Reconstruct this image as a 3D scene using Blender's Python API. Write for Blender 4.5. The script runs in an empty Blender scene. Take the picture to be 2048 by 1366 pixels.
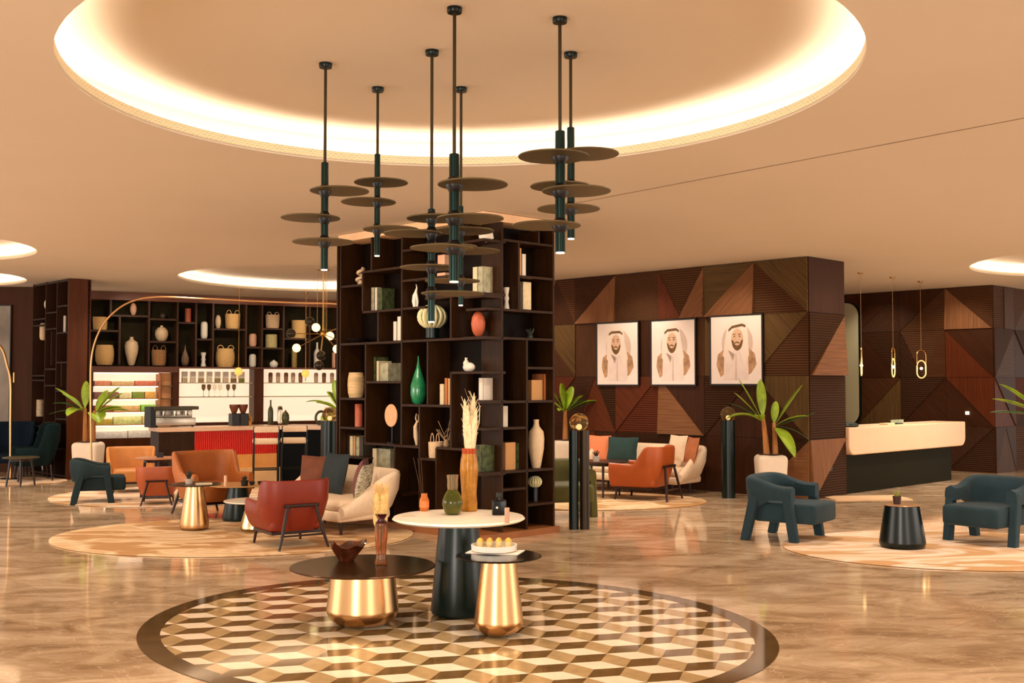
import bpy, bmesh, math, random
from mathutils import Vector, Matrix
random.seed(7)
PI = math.pi
col = bpy.context.scene.collection
SC = bpy.context.scene

# ---------------------------------------------------------------- camera
FPX, HOR, EYE = 2200.0, 768.0, 1.75
PITCH = math.atan((HOR - 683.0) / FPX)
cam_d = bpy.data.cameras.new('camera')
cam = bpy.data.objects.new('camera', cam_d)
col.objects.link(cam)
cam_d.sensor_width = 36.0
cam_d.lens = FPX * 36.0 / 2048.0
cam.location = (0, 0, EYE)
cam.rotation_euler = (PI / 2 + PITCH, 0, 0)
cam_d.clip_end = 200
SC.camera = cam

# ---------------------------------------------------------------- light and exposure
w = bpy.data.worlds.new('world')
SC.world = w
w.use_nodes = True
w.node_tree.nodes['Background'].inputs[0].default_value = (1.0, 0.91, 0.80, 1)
w.node_tree.nodes['Background'].inputs[1].default_value = 1.35
SC.view_settings.view_transform = 'Standard'
SC.view_settings.look = 'None'
SC.view_settings.gamma = 1
SC.view_settings.use_curve_mapping = False
SC.view_settings.exposure = 0.28
SC.cycles.max_bounces = 8
SC.cycles.diffuse_bounces = 4
SC.cycles.glossy_bounces = 4
SC.cycles.transmission_bounces = 8
SC.cycles.sample_clamp_indirect = 6.0
SC.cycles.caustics_reflective = False
SC.cycles.caustics_refractive = False


def area_light(name, loc, target, sx, sy, power, color):
    d = bpy.data.lights.new(name, 'AREA')
    d.shape = 'RECTANGLE'; d.size = sx; d.size_y = sy
    d.energy = power; d.color = color
    o = bpy.data.objects.new(name, d); col.objects.link(o)
    o.location = loc
    o.rotation_euler = (Vector(target) - Vector(loc)).to_track_quat('-Z', 'Y').to_euler()
    return o


def spot_light(name, loc, target, power, color, ang=70, blend=0.6, r=0.05):
    d = bpy.data.lights.new(name, 'SPOT')
    d.energy = power; d.color = color; d.spot_size = math.radians(ang)
    d.spot_blend = blend; d.shadow_soft_size = r
    o = bpy.data.objects.new(name, d); col.objects.link(o)
    o.location = loc
    o.rotation_euler = (Vector(target) - Vector(loc)).to_track_quat('-Z', 'Y').to_euler()
    return o


# daylight from a window behind left; added fill from behind right and the sides
area_light('daylight_fill', (-4.2, -3.4, 1.9), (-1.2, 9, 1.2), 2.6, 3.0, 420, (1.0, 0.93, 0.84))
area_light('daylight_fill', (6.5, -3.4, 1.9), (3.5, 9, 1.2), 4.0, 3.0, 200, (1.0, 0.91, 0.80))
area_light('daylight_fill', (-13.0, 8.0, 1.9), (0, 12, 1.0), 6.0, 3.0, 300, (1.0, 0.90, 0.78))
area_light('daylight_fill', (14.0, 8.0, 1.9), (2, 13, 1.0), 6.0, 3.0, 260, (1.0, 0.90, 0.78))
# added fill spots without fixtures under the ceiling, shining straight down
for x_, y_, p_ in ((-3.0, 11.3, 170), (-6.1, 14.6, 150), (-5.6, 18.3, 150), (1.9, 15.2, 170), (4.6, 10.9, 190), (7.6, 14.4, 170), (0.6, 9.9, 130),
                   (-4.2, 8.2, 190), (4.4, 7.2, 210), (-8.6, 17.6, 130), (2.4, 4.6, 190), (-2.6, 4.4, 190), (6.8, 18.3, 170), (7.2, 9.8, 150), (-6.6, 10.6, 150), (-8.8, 13.6, 200), (-1.6, 17.2, 220), (-7.0, 20.6, 160),
                   (3.2, 13.4, 200), (0.6, 17.6, 200), (9.6, 13.2, 200), (6.6, 20.6, 180), (8.4, 18.2, 180)):
    spot_light('fill_spot', (x_, y_, 3.66), (x_, y_, 0), p_ * (1.3 if y_ > 14 else 0.9), (1.0, 0.87, 0.71), 125, 0.9, 0.12)
# added fixtureless wash spots: bookcase, portrait wall, bar wall, desk and desk wall
for l_, t_, p_ in (((-2.9, 11.6, 3.66), (-1.5, 13.5, 2.0), 90), ((-1.7, 10.9, 3.66), (-0.6, 12.5, 2.2), 80), ((1.6, 11.4, 3.66), (.3, 12.8, 2.1), 70),
                   ((2.9, 16.6, 3.66), (3.7, 17.6, 2.0), 60), ((1.5, 18.0, 3.66), (2.3, 19.1, 2.0), 70), ((0.0, 19.5, 3.66), (.9, 20.6, 2.0), 70), ((5.9, 15.9, 3.66), (4.9, 17.1, 2.0), 60),
                   ((-7.4, 21.9, 3.66), (-7.9, 23.5, 2.5), 60), ((-5.6, 22.9, 3.66), (-6.2, 24.5, 2.5), 60), ((-3.9, 23.8, 3.66), (-4.5, 25.5, 2.5), 60),
                   ((7.9, 17.3, 3.66), (6.7, 18.8, .9), 90), ((6.8, 22.2, 3.66), (7.8, 23.2, 2.2), 70), ((8.2, 20.9, 3.66), (9.0, 22.0, 2.2), 70)):
    spot_light('wall_fill_spot', l_, t_, p_, (1.0, 0.84, 0.64), 80, 0.8, 0.05)

# ---------------------------------------------------------------- pixel and plane helpers
CP, SP = math.cos(PITCH), math.sin(PITCH)


def ray(px, py):
    a = (px - 1024) / FPX; b = (683 - py) / FPX
    return Vector((a, CP - b * SP, SP + b * CP))


def on_z(px, py, z=0.0):
    r = ray(px, py); t = (z - EYE) / r.z
    return Vector((r.x * t, r.y * t, z))


def at_y(px, py, y):
    r = ray(px, py)
    return r * (y / r.y) + Vector((0, 0, EYE))


class Face:
    """A vertical plane: origin, direction along it, outward normal."""
    def __init__(s, o, u, n):
        s.o = Vector((o[0], o[1], 0)); s.u = Vector((u[0], u[1], 0)).normalized()
        s.n = Vector((n[0], n[1], 0)).normalized()
        s.rz = math.atan2(s.n.x, -s.n.y)   # local -y looks along n

    def hit(s, px, py, inset=0.0):
        r = ray(px, py); o = s.o - s.n * inset; c = Vector((0, 0, EYE))
        t = (o - c).dot(s.n) / r.dot(s.n)
        return c + r * t

    def sz(s, px, py, inset=0.0):
        p = s.hit(px, py, inset)
        return (p - s.o).dot(s.u), p.z

    def pt(s, a, z, d=0.0):
        q = s.o + s.u * a + s.n * d
        return Vector((q.x, q.y, z))


UR = (0.724, 0.690)
UL = (-0.690, 0.724)
BL = Face((-0.317, 12.30), UL, (-UR[0], -UR[1]))       # bookcase, left face
BR = Face((-0.317, 12.30), UR, (-UL[0], -UL[1]))       # bookcase, right face
PW = Face((4.52, 16.75), UL, (-UR[0], -UR[1]))         # portrait wall
PS = Face((4.52, 16.75), UR, (-UL[0], -UL[1]))         # its end face
DW = Face((9.47, 21.62), UL, (-UR[0], -UR[1]))         # wall behind the desk
DR = Face((9.47, 21.62), UR, (-UL[0], -UL[1]))         # its right continuation
BW = Face((-8.80, 23.00), (0.8665, 0.4992), (0.4992, -0.8665))   # bar wall
TF = Face((-8.16, 20.20), UR, (-UL[0], -UL[1]))        # left tower, narrow front
TS = Face((-8.16, 20.20), UL, (-UR[0], -UR[1]))        # left tower, shelf side
CEIL = 3.70


# ---------------------------------------------------------------- materials
def lin(c):
    return tuple(((x / 255.0) / 12.92 if x / 255.0 <= 0.04045 else ((x / 255.0 + 0.055) / 1.055) ** 2.4) for x in c)


MC = {}


def mat(name, c, rough=0.5, metal=0.0, var=0.0, vscale=8.0, bump=0.0, bscale=60.0, coat=0.0,
        emit=None, estr=0.0, trans=0.0, ior=1.45, sheen=0.0, stretch=None, spec=None):
    if name in MC: return MC[name]
    m = bpy.data.materials.new(name); m.use_nodes = True
    nt = m.node_tree; b = nt.nodes['Principled BSDF']
    L = lin(c)
    b.inputs['Base Color'].default_value = (*L, 1)
    b.inputs['Roughness'].default_value = rough
    b.inputs['Metallic'].default_value = metal
    b.inputs['IOR'].default_value = ior
    if coat: b.inputs['Coat Weight'].default_value = coat; b.inputs['Coat Roughness'].default_value = 0.1
    if sheen: b.inputs['Sheen Weight'].default_value = sheen
    if trans: b.inputs['Transmission Weight'].default_value = trans
    if spec is not None: b.inputs['Specular IOR Level'].default_value = spec
    if emit:
        b.inputs['Emission Color'].default_value = (*lin(emit), 1)
        b.inputs['Emission Strength'].default_value = estr
    tc = nt.nodes.new('ShaderNodeTexCoord'); mp = nt.nodes.new('ShaderNodeMapping')
    nt.links.new(tc.outputs['Object'], mp.inputs[0])
    if stretch: mp.inputs['Scale'].default_value = stretch
    n = nt.nodes.new('ShaderNodeTexNoise'); n.inputs['Scale'].default_value = vscale
    n.inputs['Detail'].default_value = 4
    nt.links.new(mp.outputs[0], n.inputs['Vector'])
    if var:
        r = nt.nodes.new('ShaderNodeValToRGB')
        r.color_ramp.elements[0].position = 0.3; r.color_ramp.elements[1].position = 0.7
        r.color_ramp.elements[0].color = (*[x * (1 - var) for x in L], 1)
        r.color_ramp.elements[1].color = (*[min(1, x * (1 + var)) for x in L], 1)
        nt.links.new(n.outputs['Fac'], r.inputs[0]); nt.links.new(r.outputs[0], b.inputs['Base Color'])
    if bump:
        n2 = nt.nodes.new('ShaderNodeTexNoise'); n2.inputs['Scale'].default_value = bscale
        nt.links.new(mp.outputs[0], n2.inputs['Vector'])
        bp = nt.nodes.new('ShaderNodeBump'); bp.inputs['Strength'].default_value = bump
        bp.inputs['Distance'].default_value = 0.01
        nt.links.new(n2.outputs['Fac'], bp.inputs['Height']); nt.links.new(bp.outputs[0], b.inputs['Normal'])
    MC[name] = m
    return m


def ribbed(name, c, dark=0.45, freq=26.0, rough=0.45):
    """timber with milled ribs running along local U (uses the UV map)."""
    if name in MC: return MC[name]
    m = mat(name, c, .6, spec=.12)
    nt = m.node_tree; b = nt.nodes['Principled BSDF']; L = lin(c)
    uv = nt.nodes.new('ShaderNodeUVMap'); sp = nt.nodes.new('ShaderNodeSeparateXYZ')
    nt.links.new(uv.outputs[0], sp.inputs[0])
    mu = nt.nodes.new('ShaderNodeMath'); mu.operation = 'MULTIPLY'; mu.inputs[1].default_value = freq * 2 * PI
    si = nt.nodes.new('ShaderNodeMath'); si.operation = 'SINE'
    ad = nt.nodes.new('ShaderNodeMath'); ad.operation = 'MULTIPLY_ADD'; ad.inputs[1].default_value = 0.5; ad.inputs[2].default_value = 0.5
    nt.links.new(sp.outputs[1], mu.inputs[0]); nt.links.new(mu.outputs[0], si.inputs[0]); nt.links.new(si.outputs[0], ad.inputs[0])
    r = nt.nodes.new('ShaderNodeValToRGB')
    r.color_ramp.elements[0].color = (*[x * dark for x in L], 1); r.color_ramp.elements[1].color = (*[min(1, x * 1.25) for x in L], 1)
    nt.links.new(ad.outputs[0], r.inputs[0]); nt.links.new(r.outputs[0], b.inputs['Base Color'])
    bp = nt.nodes.new('ShaderNodeBump'); bp.inputs['Strength'].default_value = 0.7; bp.inputs['Distance'].default_value = 0.012
    nt.links.new(ad.outputs[0], bp.inputs['Height']); nt.links.new(bp.outputs[0], b.inputs['Normal'])
    return m


def grain(name, c, rough=0.35, var=0.28, freq=3.0, coat=0.0):
    """smooth timber veneer with grain along U."""
    if name in MC: return MC[name]
    m = mat(name, c, .5, coat=coat, spec=.14)
    nt = m.node_tree; b = nt.nodes['Principled BSDF']; L = lin(c)
    uv = nt.nodes.new('ShaderNodeUVMap'); mp = nt.nodes.new('ShaderNodeMapping')
    mp.inputs['Scale'].default_value = (freq * 0.5, freq * 14, 1)
    nt.links.new(uv.outputs[0], mp.inputs[0])
    n = nt.nodes.new('ShaderNodeTexNoise'); n.inputs['Scale'].default_value = 1.0; n.inputs['Detail'].default_value = 3
    nt.links.new(mp.outputs[0], n.inputs['Vector'])
    r = nt.nodes.new('ShaderNodeValToRGB')
    r.color_ramp.elements[0].position = 0.3; r.color_ramp.elements[1].position = 0.7
    r.color_ramp.elements[0].color = (*[x * (1 - var) for x in L], 1); r.color_ramp.elements[1].color = (*[x * (1 + var) for x in L], 1)
    nt.links.new(n.outputs['Fac'], r.inputs[0]); nt.links.new(r.outputs[0], b.inputs['Base Color'])
    return m


WOOD = mat('dark_walnut', (50, 28, 10), 0.42, spec=.18, var=0.25, vscale=3, stretch=(6, 6, 1))
WOODR = mat('red_walnut', (112, 48, 22), 0.35, var=0.2, vscale=3, stretch=(6, 6, 1))
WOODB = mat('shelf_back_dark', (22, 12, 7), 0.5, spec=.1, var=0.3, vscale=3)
CROWN = mat('lit_oak_crown', (255, 206, 160), 0.45, var=0.08, vscale=5)  # pale wood, raised further to carry the light falling on the crown
BLACKM = mat('black_green_metal', (14, 24, 22), 0.28, 0.6)
GREENM = mat('dark_green_lacquer', (5, 24, 20), 0.30, 0.0, spec=.4)
BRONZE = mat('bronze_disc', (104, 90, 62), 0.45, 0.3)
BRASS = mat('brass', (196, 150, 84), 0.25, 1.0)
GOLD = mat('brushed_gold', (212, 168, 118), 0.27, 1.0, bump=0.02, bscale=300)
MARBW = mat('cream_marble', (250, 234, 212), 0.22, var=0.05, vscale=4)
LED = mat('led_white', (255, 240, 220), 0.5, emit=(255, 232, 205), estr=30.0)
TIP = mat('led_tip', (255, 240, 220), 0.5, emit=(255, 236, 205), estr=3.0)
PLASTER = mat('ceiling_plaster', (224, 210, 192), 0.9, var=0.02, vscale=0.5)
CREAM = mat('cream_ceramic', (226, 196, 158), 0.45, var=0.06, vscale=20)
WHITE = mat('white_ceramic', (238, 228, 212), 0.35)
DARKWOOD = mat('dark_leg_wood', (40, 18, 14), 0.35)
BLUEF = mat('blue_grey_velvet', (38, 58, 66), 0.8, var=0.12, vscale=6, bump=0.15, bscale=250, sheen=0.08, spec=.2)
TEALF = mat('dark_teal_velvet', (18, 34, 36), 0.85, var=0.12, vscale=6, spec=.1)
OLIVEF = mat('olive_velvet', (84, 78, 22), 0.8, var=0.15, vscale=6, sheen=0.3)
REDL = mat('red_leather', (132, 42, 22), 0.42, var=0.05, vscale=9, bump=0.05, bscale=200)
TANL = mat('tan_leather', (178, 102, 46), 0.45, var=0.06, vscale=9)
TANL2 = mat('light_tan_leather', (206, 138, 72), 0.45, var=0.06, vscale=9)
TERRA = mat('terracotta_leather', (172, 84, 42), 0.45, var=0.06, vscale=9)
CREAMF = mat('cream_boucle', (236, 208, 176), 0.9, var=0.05, vscale=30, bump=0.2, bscale=180)
MUSTF = mat('mustard_fabric', (222, 160, 74), 0.8, var=0.08, vscale=12)
WICKER = mat('wicker', (224, 180, 116), 0.8, var=0.3, vscale=60, stretch=(1, 1, 4), bump=0.4, bscale=90)
WICKER2 = mat('pale_wicker', (226, 190, 150), 0.8, var=0.22, vscale=60, stretch=(1, 1, 4), bump=0.4, bscale=90)
TCOT = mat('terracotta_ceramic', (196, 98, 66), 0.4, var=0.1, vscale=12)
PINKC = mat('blush_ceramic', (228, 172, 138), 0.45, var=0.06, vscale=12)
LEAFM = mat('banana_leaf', (142, 168, 40), 0.4, var=0.35, vscale=6, trans=0.0)
LEAFD = mat('banana_leaf_dark', (46, 88, 34), 0.4, var=0.3, vscale=6)
STEM = mat('banana_stem', (176, 116, 62), 0.7, var=0.25, vscale=14, stretch=(1, 1, 0.3))
POT = mat('white_planter', (232, 212, 190), 0.6, var=0.03, vscale=5)
PAMPAS = mat('dried_pampas', (236, 214, 174), 0.9, var=0.15, vscale=50)
BLACK = mat('matte_black', (14, 12, 12), 0.4)
STEEL = mat('brushed_steel', (190, 180, 165), 0.3, 0.9)


# ---------------------------------------------------------------- mesh helpers
class MB:
    def __init__(s):
        s.v = []; s.f = []; s.m = []; s.uv = {}

    def add(s, vs, fs, mi=0, M=None):
        b = len(s.v)
        for p in vs:
            p = Vector(p)
            s.v.append(M @ p if M is not None else p)
        for f in fs:
            s.f.append([b + i for i in f]); s.m.append(mi)
        return s

    def box(s, x0, x1, y0, y1, z0, z1, mi=0, M=None, bev=0.0):
        if bev > 0:
            bev = min(bev, abs(x1 - x0) * .49, abs(y1 - y0) * .49, abs(z1 - z0) * .49)
            bm = bmesh.new()
            bmesh.ops.create_cube(bm, size=1.0)
            for q in bm.verts:
                q.co = Vector(((x0 + x1) / 2 + q.co.x * (x1 - x0), (y0 + y1) / 2 + q.co.y * (y1 - y0), (z0 + z1) / 2 + q.co.z * (z1 - z0)))
            bmesh.ops.bevel(bm, geom=bm.edges[:], offset=bev, segments=3, affect='EDGES', profile=0.5)
            bm.verts.index_update()
            s.add([q.co.copy() for q in bm.verts], [[q.index for q in f.verts] for f in bm.faces], mi, M)
            bm.free(); return s
        v = [(x0, y0, z0), (x1, y0, z0), (x1, y1, z0), (x0, y1, z0), (x0, y0, z1), (x1, y0, z1), (x1, y1, z1), (x0, y1, z1)]
        return s.add(v, [(3, 2, 1, 0), (4, 5, 6, 7), (0, 1, 5, 4), (1, 2, 6, 5), (2, 3, 7, 6), (3, 0, 4, 7)], mi, M)

    def lathe(s, prof, seg=32, mi=0, M=None, cap=True, sx=1, sy=1):
        vs = []; fs = []
        n = len(prof)
        for r, z in prof:
            for k in range(seg):
                a = 2 * PI * k / seg
                vs.append((r * math.cos(a) * sx, r * math.sin(a) * sy, z))
        for i in range(n - 1):
            for k in range(seg):
                k2 = (k + 1) % seg
                fs.append((i * seg + k, i * seg + k2, (i + 1) * seg + k2, (i + 1) * seg + k))
        if cap:
            if prof[0][0] > 1e-5: fs.append(tuple(reversed(range(seg))))
            if prof[-1][0] > 1e-5: fs.append(tuple((n - 1) * seg + k for k in range(seg)))
        return s.add(vs, fs, mi, M)

    def cyl(s, x, y, z0, z1, r, seg=24, mi=0, r2=None):
        return s.lathe([(r, z0), (r if r2 is None else r2, z1)], seg, mi, Matrix.Translation((x, y, 0)))

    def tube(s, pts, r, seg=8, mi=0, closed=False, r2=None, M=None):
        pts = [Vector(p) for p in pts]; n = len(pts)
        vs = []; fs = []
        up = None
        for i, p in enumerate(pts):
            if closed: t = pts[(i + 1) % n] - pts[i - 1]
            else: t = pts[min(i + 1, n - 1)] - pts[max(i - 1, 0)]
            t.normalize()
            if up is None:
                up = Vector((0, 0, 1)) if abs(t.z) < 0.9 else Vector((1, 0, 0))
            a = t.cross(up)
            if a.length < 1e-5: a = t.orthogonal()
            a.normalize(); b2 = a.cross(t).normalized(); up = b2
            rr = r if r2 is None else r + (r2 - r) * i / max(1, n - 1)
            if isinstance(r, (list, tuple)): rr = r[i]
            for k in range(seg):
                g = 2 * PI * k / seg
                vs.append(p + a * math.cos(g) * rr + b2 * math.sin(g) * rr)
        m = n if closed else n - 1
        for i in range(m):
            j = (i + 1) % n
            for k in range(seg):
                k2 = (k + 1) % seg
                fs.append((i * seg + k, i * seg + k2, j * seg + k2, j * seg + k))
        if not closed:
            fs.append(tuple(reversed(range(seg)))); fs.append(tuple((n - 1) * seg + k for k in range(seg)))
        return s.add(vs, fs, mi, M)

    def sphere(s, c, r, seg=20, rings=12, mi=0, sc=(1, 1, 1)):
        prof = [(max(0.0, r * math.sin(PI * i / rings)), -r * math.cos(PI * i / rings)) for i in range(rings + 1)]
        prof[0] = (r * 0.01, -r); prof[-1] = (r * 0.01, r)
        return s.lathe(prof, seg, mi, Matrix.Translation(c) @ Matrix.Diagonal((*sc, 1)))

    def pillow(s, w, h, t, mi=0, M=None, n=12, pw=0.5):
        """soft square cushion in the local xz plane."""
        for sg in (1, -1):
            vs = []; fs = []
            for i in range(n + 1):
                for j in range(n + 1):
                    a = -1 + 2 * i / n; b = -1 + 2 * j / n
                    k = ((1 - a * a) * (1 - b * b)) ** pw
                    pull = 1 - 0.06 * (1 - abs(a * b)) if True else 1
                    x = a * w / 2 * (1 - 0.05 * (1 - b * b) * 0 - 0.05 * (1 - abs(b)) * (abs(a) > .99) * 0) * pull
                    z = b * h / 2 * pull
                    vs.append((x, sg * t / 2 * k, z))
            for i in range(n):
                for j in range(n):
                    q = (i * (n + 1) + j, (i + 1) * (n + 1) + j, (i + 1) * (n + 1) + j + 1, i * (n + 1) + j + 1)
                    fs.append(q if sg < 0 else tuple(reversed(q)))
            s.add(vs, fs, mi, M)
        return s

    def prism(s, poly, y0, y1, mi=0, M=None):
        """polygon of (x, z) extruded along y."""
        n = len(poly)
        vs = [(x, y0, z) for x, z in poly] + [(x, y1, z) for x, z in poly]
        fs = [tuple(range(n)), tuple(reversed(range(n, 2 * n)))]
        for i in range(n):
            j = (i + 1) % n
            fs.append((i, i + n, j + n, j))
        return s.add(vs, fs, mi, M)

    def build(s, name, mats, parent=None, smooth=False, loc=None, rz=0.0, angle=40, uv=None, merge=False):
        me = bpy.data.meshes.new(name)
        me.from_pydata([tuple(p) for p in s.v], [], s.f)
        if not isinstance(mats, (list, tuple)): mats = [mats]
        for m in mats: me.materials.append(m)
        for p, mi in zip(me.polygons, s.m): p.material_index = mi
        bm = bmesh.new(); bm.from_mesh(me)
        if merge: bmesh.ops.remove_doubles(bm, verts=bm.verts[:], dist=1e-5)
        bmesh.ops.recalc_face_normals(bm, faces=bm.faces[:])
        bm.to_mesh(me); bm.free()
        if uv: uv(me)
        o = bpy.data.objects.new(name, me); col.objects.link(o)
        if parent: o.parent = parent
        if loc is not None: o.location = loc
        o.rotation_euler.z = rz
        if smooth:
            for p in me.polygons: p.use_smooth = True
            me.set_sharp_from_angle(angle=math.radians(angle))
        return o


def tag(o, label, cat, group=None):
    o['label'] = label; o['category'] = cat
    if group: o['group'] = group
    return o


def thing(name, label, cat, loc=(0, 0, 0), rz=0.0, group=None):
    o = bpy.data.objects.new(name, None); col.objects.link(o)
    o.empty_display_size = 0.1
    o.location = loc; o.rotation_euler.z = rz
    return tag(o, label, cat, group)


def struct(o):
    o['kind'] = 'structure'; return o


def dup(root, loc, rz, label, group=None, scale=None):
    r = root.copy(); col.objects.link(r); r.location = loc; r.rotation_euler.z = rz
    r['label'] = label
    if group: r['group'] = group
    if scale: r.scale = scale
    for ch in list(root.children):
        c = ch.copy(); col.objects.link(c); c.parent = r
        for g in list(ch.children):
            d = g.copy(); col.objects.link(d); d.parent = c
    return r


def smooth01(t):
    t = max(0, min(1, t)); return t * t * (3 - 2 * t)


# ---------------------------------------------------------------- floor
def marble():
    m = bpy.data.materials.new('beige_marble_floor'); m.use_nodes = True
    nt = m.node_tree; b = nt.nodes['Principled BSDF']
    tc = nt.nodes.new('ShaderNodeTexCoord'); mp = nt.nodes.new('ShaderNodeMapping')
    mp.inputs['Rotation'].default_value = (0, 0, math.radians(8)); mp.inputs['Scale'].default_value = (0.75, 1.5, 1)
    nt.links.new(tc.outputs['Object'], mp.inputs[0])
    n1 = nt.nodes.new('ShaderNodeTexNoise'); n1.inputs['Scale'].default_value = 1.6; n1.inputs['Detail'].default_value = 8
    n1.inputs['Roughness'].default_value = 0.62; n1.inputs['Distortion'].default_value = 1.2
    nt.links.new(mp.outputs[0], n1.inputs['Vector'])
    r = nt.nodes.new('ShaderNodeValToRGB'); e = r.color_ramp.elements
    e[0].position = 0.28; e[0].color = (*lin((146, 114, 82)), 1)
    e[1].position = 0.72; e[1].color = (*lin((236, 212, 184)), 1)
    x = e.new(0.42); x.color = (*lin((184, 152, 118)), 1)
    x = e.new(0.56); x.color = (*lin((214, 184, 150)), 1)
    nt.links.new(n1.outputs['Fac'], r.inputs[0])
    n2 = nt.nodes.new('ShaderNodeTexNoise'); n2.inputs['Scale'].default_value = 2.3; n2.inputs['Detail'].default_value = 5; n2.inputs['Distortion'].default_value = 2.5
    nt.links.new(mp.outputs[0], n2.inputs['Vector'])
    r2 = nt.nodes.new('ShaderNodeValToRGB'); e = r2.color_ramp.elements
    e[0].position = 0.485; e[0].color = (0, 0, 0, 1); e[1].position = 0.515; e[1].color = (0, 0, 0, 1)
    x = e.new(0.5); x.color = (1, 1, 1, 1)
    nt.links.new(n2.outputs['Fac'], r2.inputs[0])
    mx = nt.nodes.new('ShaderNodeMix'); mx.data_type = 'RGBA'
    mul = nt.nodes.new('ShaderNodeMath'); mul.operation = 'MULTIPLY'; mul.inputs[1].default_value = 0.45
    nt.links.new(r2.outputs[0], mul.inputs[0]); nt.links.new(mul.outputs[0], mx.inputs[0])
    nt.links.new(r.outputs[0], mx.inputs[6]); mx.inputs[7].default_value = (*lin((246, 224, 192)), 1)
    mp2 = nt.nodes.new('ShaderNodeMapping'); mp2.inputs['Rotation'].default_value = (0, 0, math.radians(-43.6))
    nt.links.new(tc.outputs['Object'], mp2.inputs[0])
    bk = nt.nodes.new('ShaderNodeTexBrick'); bk.offset = 0; bk.inputs['Scale'].default_value = 1.0
    bk.inputs['Brick Width'].default_value = 1.2; bk.inputs['Row Height'].default_value = 1.2; bk.inputs['Mortar Size'].default_value = 0.004
    bk.inputs['Color1'].default_value = (.94, .94, .94, 1); bk.inputs['Color2'].default_value = (1.04, 1.03, 1.02, 1); bk.inputs['Mortar'].default_value = (.8, .78, .74, 1)
    nt.links.new(mp2.outputs[0], bk.inputs['Vector'])
    mu2 = nt.nodes.new('ShaderNodeMix'); mu2.data_type = 'RGBA'; mu2.blend_type = 'MULTIPLY'; mu2.inputs[0].default_value = 1.0
    nt.links.new(mx.outputs[2], mu2.inputs[6]); nt.links.new(bk.outputs['Color'], mu2.inputs[7])
    nt.links.new(mu2.outputs[2], b.inputs['Base Color'])
    b.inputs['Roughness'].default_value = 0.07; b.inputs['IOR'].default_value = 1.6
    return m


MARB = marble()
b = MB(); b.box(-16, 20, -6, 32, -0.12, 0.0)
struct(b.build('floor', MARB))

# medallion of tumbling-block tiles
MED_C = (-0.438, 8.042); MED_A = (2.328, 2.014); MED_ANG = math.radians(151.0)


def ellipse(c, ax, ang, k=1.0, n=96, off=0.0):
    out = []
    for i in range(n):
        t = 2 * PI * i / n
        x = (ax[0] * k + off) * math.cos(t); y = (ax[1] * k + off) * math.sin(t)
        out.append((c[0] + x * math.cos(ang) - y * math.sin(ang), c[1] + x * math.sin(ang) + y * math.cos(ang)))
    return out


def clip(poly, conv):
    out = [Vector(p) for p in poly]
    n = len(conv)
    for i in range(n):
        a = Vector(conv[i]); d = Vector(conv[(i + 1) % n]) - a
        nn = Vector((-d.y, d.x)); src = out; out = []
        if not src: return []
        for j in range(len(src)):
            p, q = src[j - 1], src[j]
            dp, dq = (p - a).dot(nn), (q - a).dot(nn)
            if (dp >= 0) != (dq >= 0): out.append(p + (q - p) * (dp / (dp - dq)))
            if dq >= 0: out.append(q)
    return out


MT = [mat('tile_cream_stone', (248, 226, 198), 0.06, var=0.06, vscale=9),
      mat('tile_dark_stone', (112, 84, 48), 0.06, var=0.22, vscale=9),
      mat('tile_mid_stone', (184, 152, 108), 0.06, var=0.15, vscale=9),
      mat('ring_dark_stone', (92, 70, 42), 0.07, var=0.3, vscale=7)]
b = MB()
inner = ellipse(MED_C, MED_A, MED_ANG, 1.0, 72, -0.155)
a_ = 0.205; rot = math.radians(14)
for i in range(-12, 13):
    for j in range(-14, 15):
        cx = i * 1.5 * a_; cy = (j + (i % 2) * 0.5) * math.sqrt(3) * a_
        def R(x, y): return Vector((MED_C[0] + x * math.cos(rot) - y * math.sin(rot), MED_C[1] + x * math.sin(rot) + y * math.cos(rot)))
        hx = [R(cx + a_ * math.cos(k * PI / 3), cy + a_ * math.sin(k * PI / 3)) for k in range(6)]
        c0 = R(cx, cy)
        if (c0 - Vector(MED_C)).length > 2.9: continue
        for mi, q in ((0, (c0, hx[0], hx[1], hx[2])), (2, (c0, hx[2], hx[3], hx[4])), (1, (c0, hx[4], hx[5], hx[0]))):
            pl = clip(q, inner)
            if len(pl) >= 3: b.add([(p.x, p.y, 0.003) for p in pl], [tuple(range(len(pl)))], mi)
o1 = ellipse(MED_C, MED_A, MED_ANG, 1.0, 96); i1 = ellipse(MED_C, MED_A, MED_ANG, 1.0, 96, -0.155)
b.add([(x, y, 0.004) for x, y in o1] + [(x, y, 0.004) for x, y in i1],
      [(k, (k + 1) % 96, 96 + (k + 1) % 96, 96 + k) for k in range(96)], 3)
o = struct(b.build('floor_medallion', MT)); o.name = 'trim_1'

# ---------------------------------------------------------------- ceiling with lit coves
COVES = [((-0.349, 7.21), (2.633, 2.477), math.radians(-59.06), 3.98),
         ((-3.55, 20.6), (2.62, 2.62), 0, 3.90),
         ((-8.92, 15.3), (2.1, 2.1), 0, 3.90),
         ((-11.05, 19.8), (2.1, 2.1), 0, 3.90),
         ((10.05, 17.35), (2.6, 2.6), 0, 3.90)]
bm = bmesh.new()
loops = [[(-16, -6), (20, -6), (20, 32), (-16, 32)]] + [ellipse(c, a, g, 1, 96) for c, a, g, h in COVES]
ed = []
for lp in loops:
    vs = [bm.verts.new((x, y, CEIL)) for x, y in lp]
    for k in range(len(vs)): ed.append(bm.edges.new((vs[k], vs[(k + 1) % len(vs)])))
bmesh.ops.triangle_fill(bm, use_beauty=True, use_dissolve=False, edges=ed)
ex = bmesh.ops.extrude_face_region(bm, geom=bm.faces[:])
for q in ex['geom']:
    if isinstance(q, bmesh.types.BMVert): q.co.z += 0.02
bmesh.ops.recalc_face_normals(bm, faces=bm.faces[:])
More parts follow.
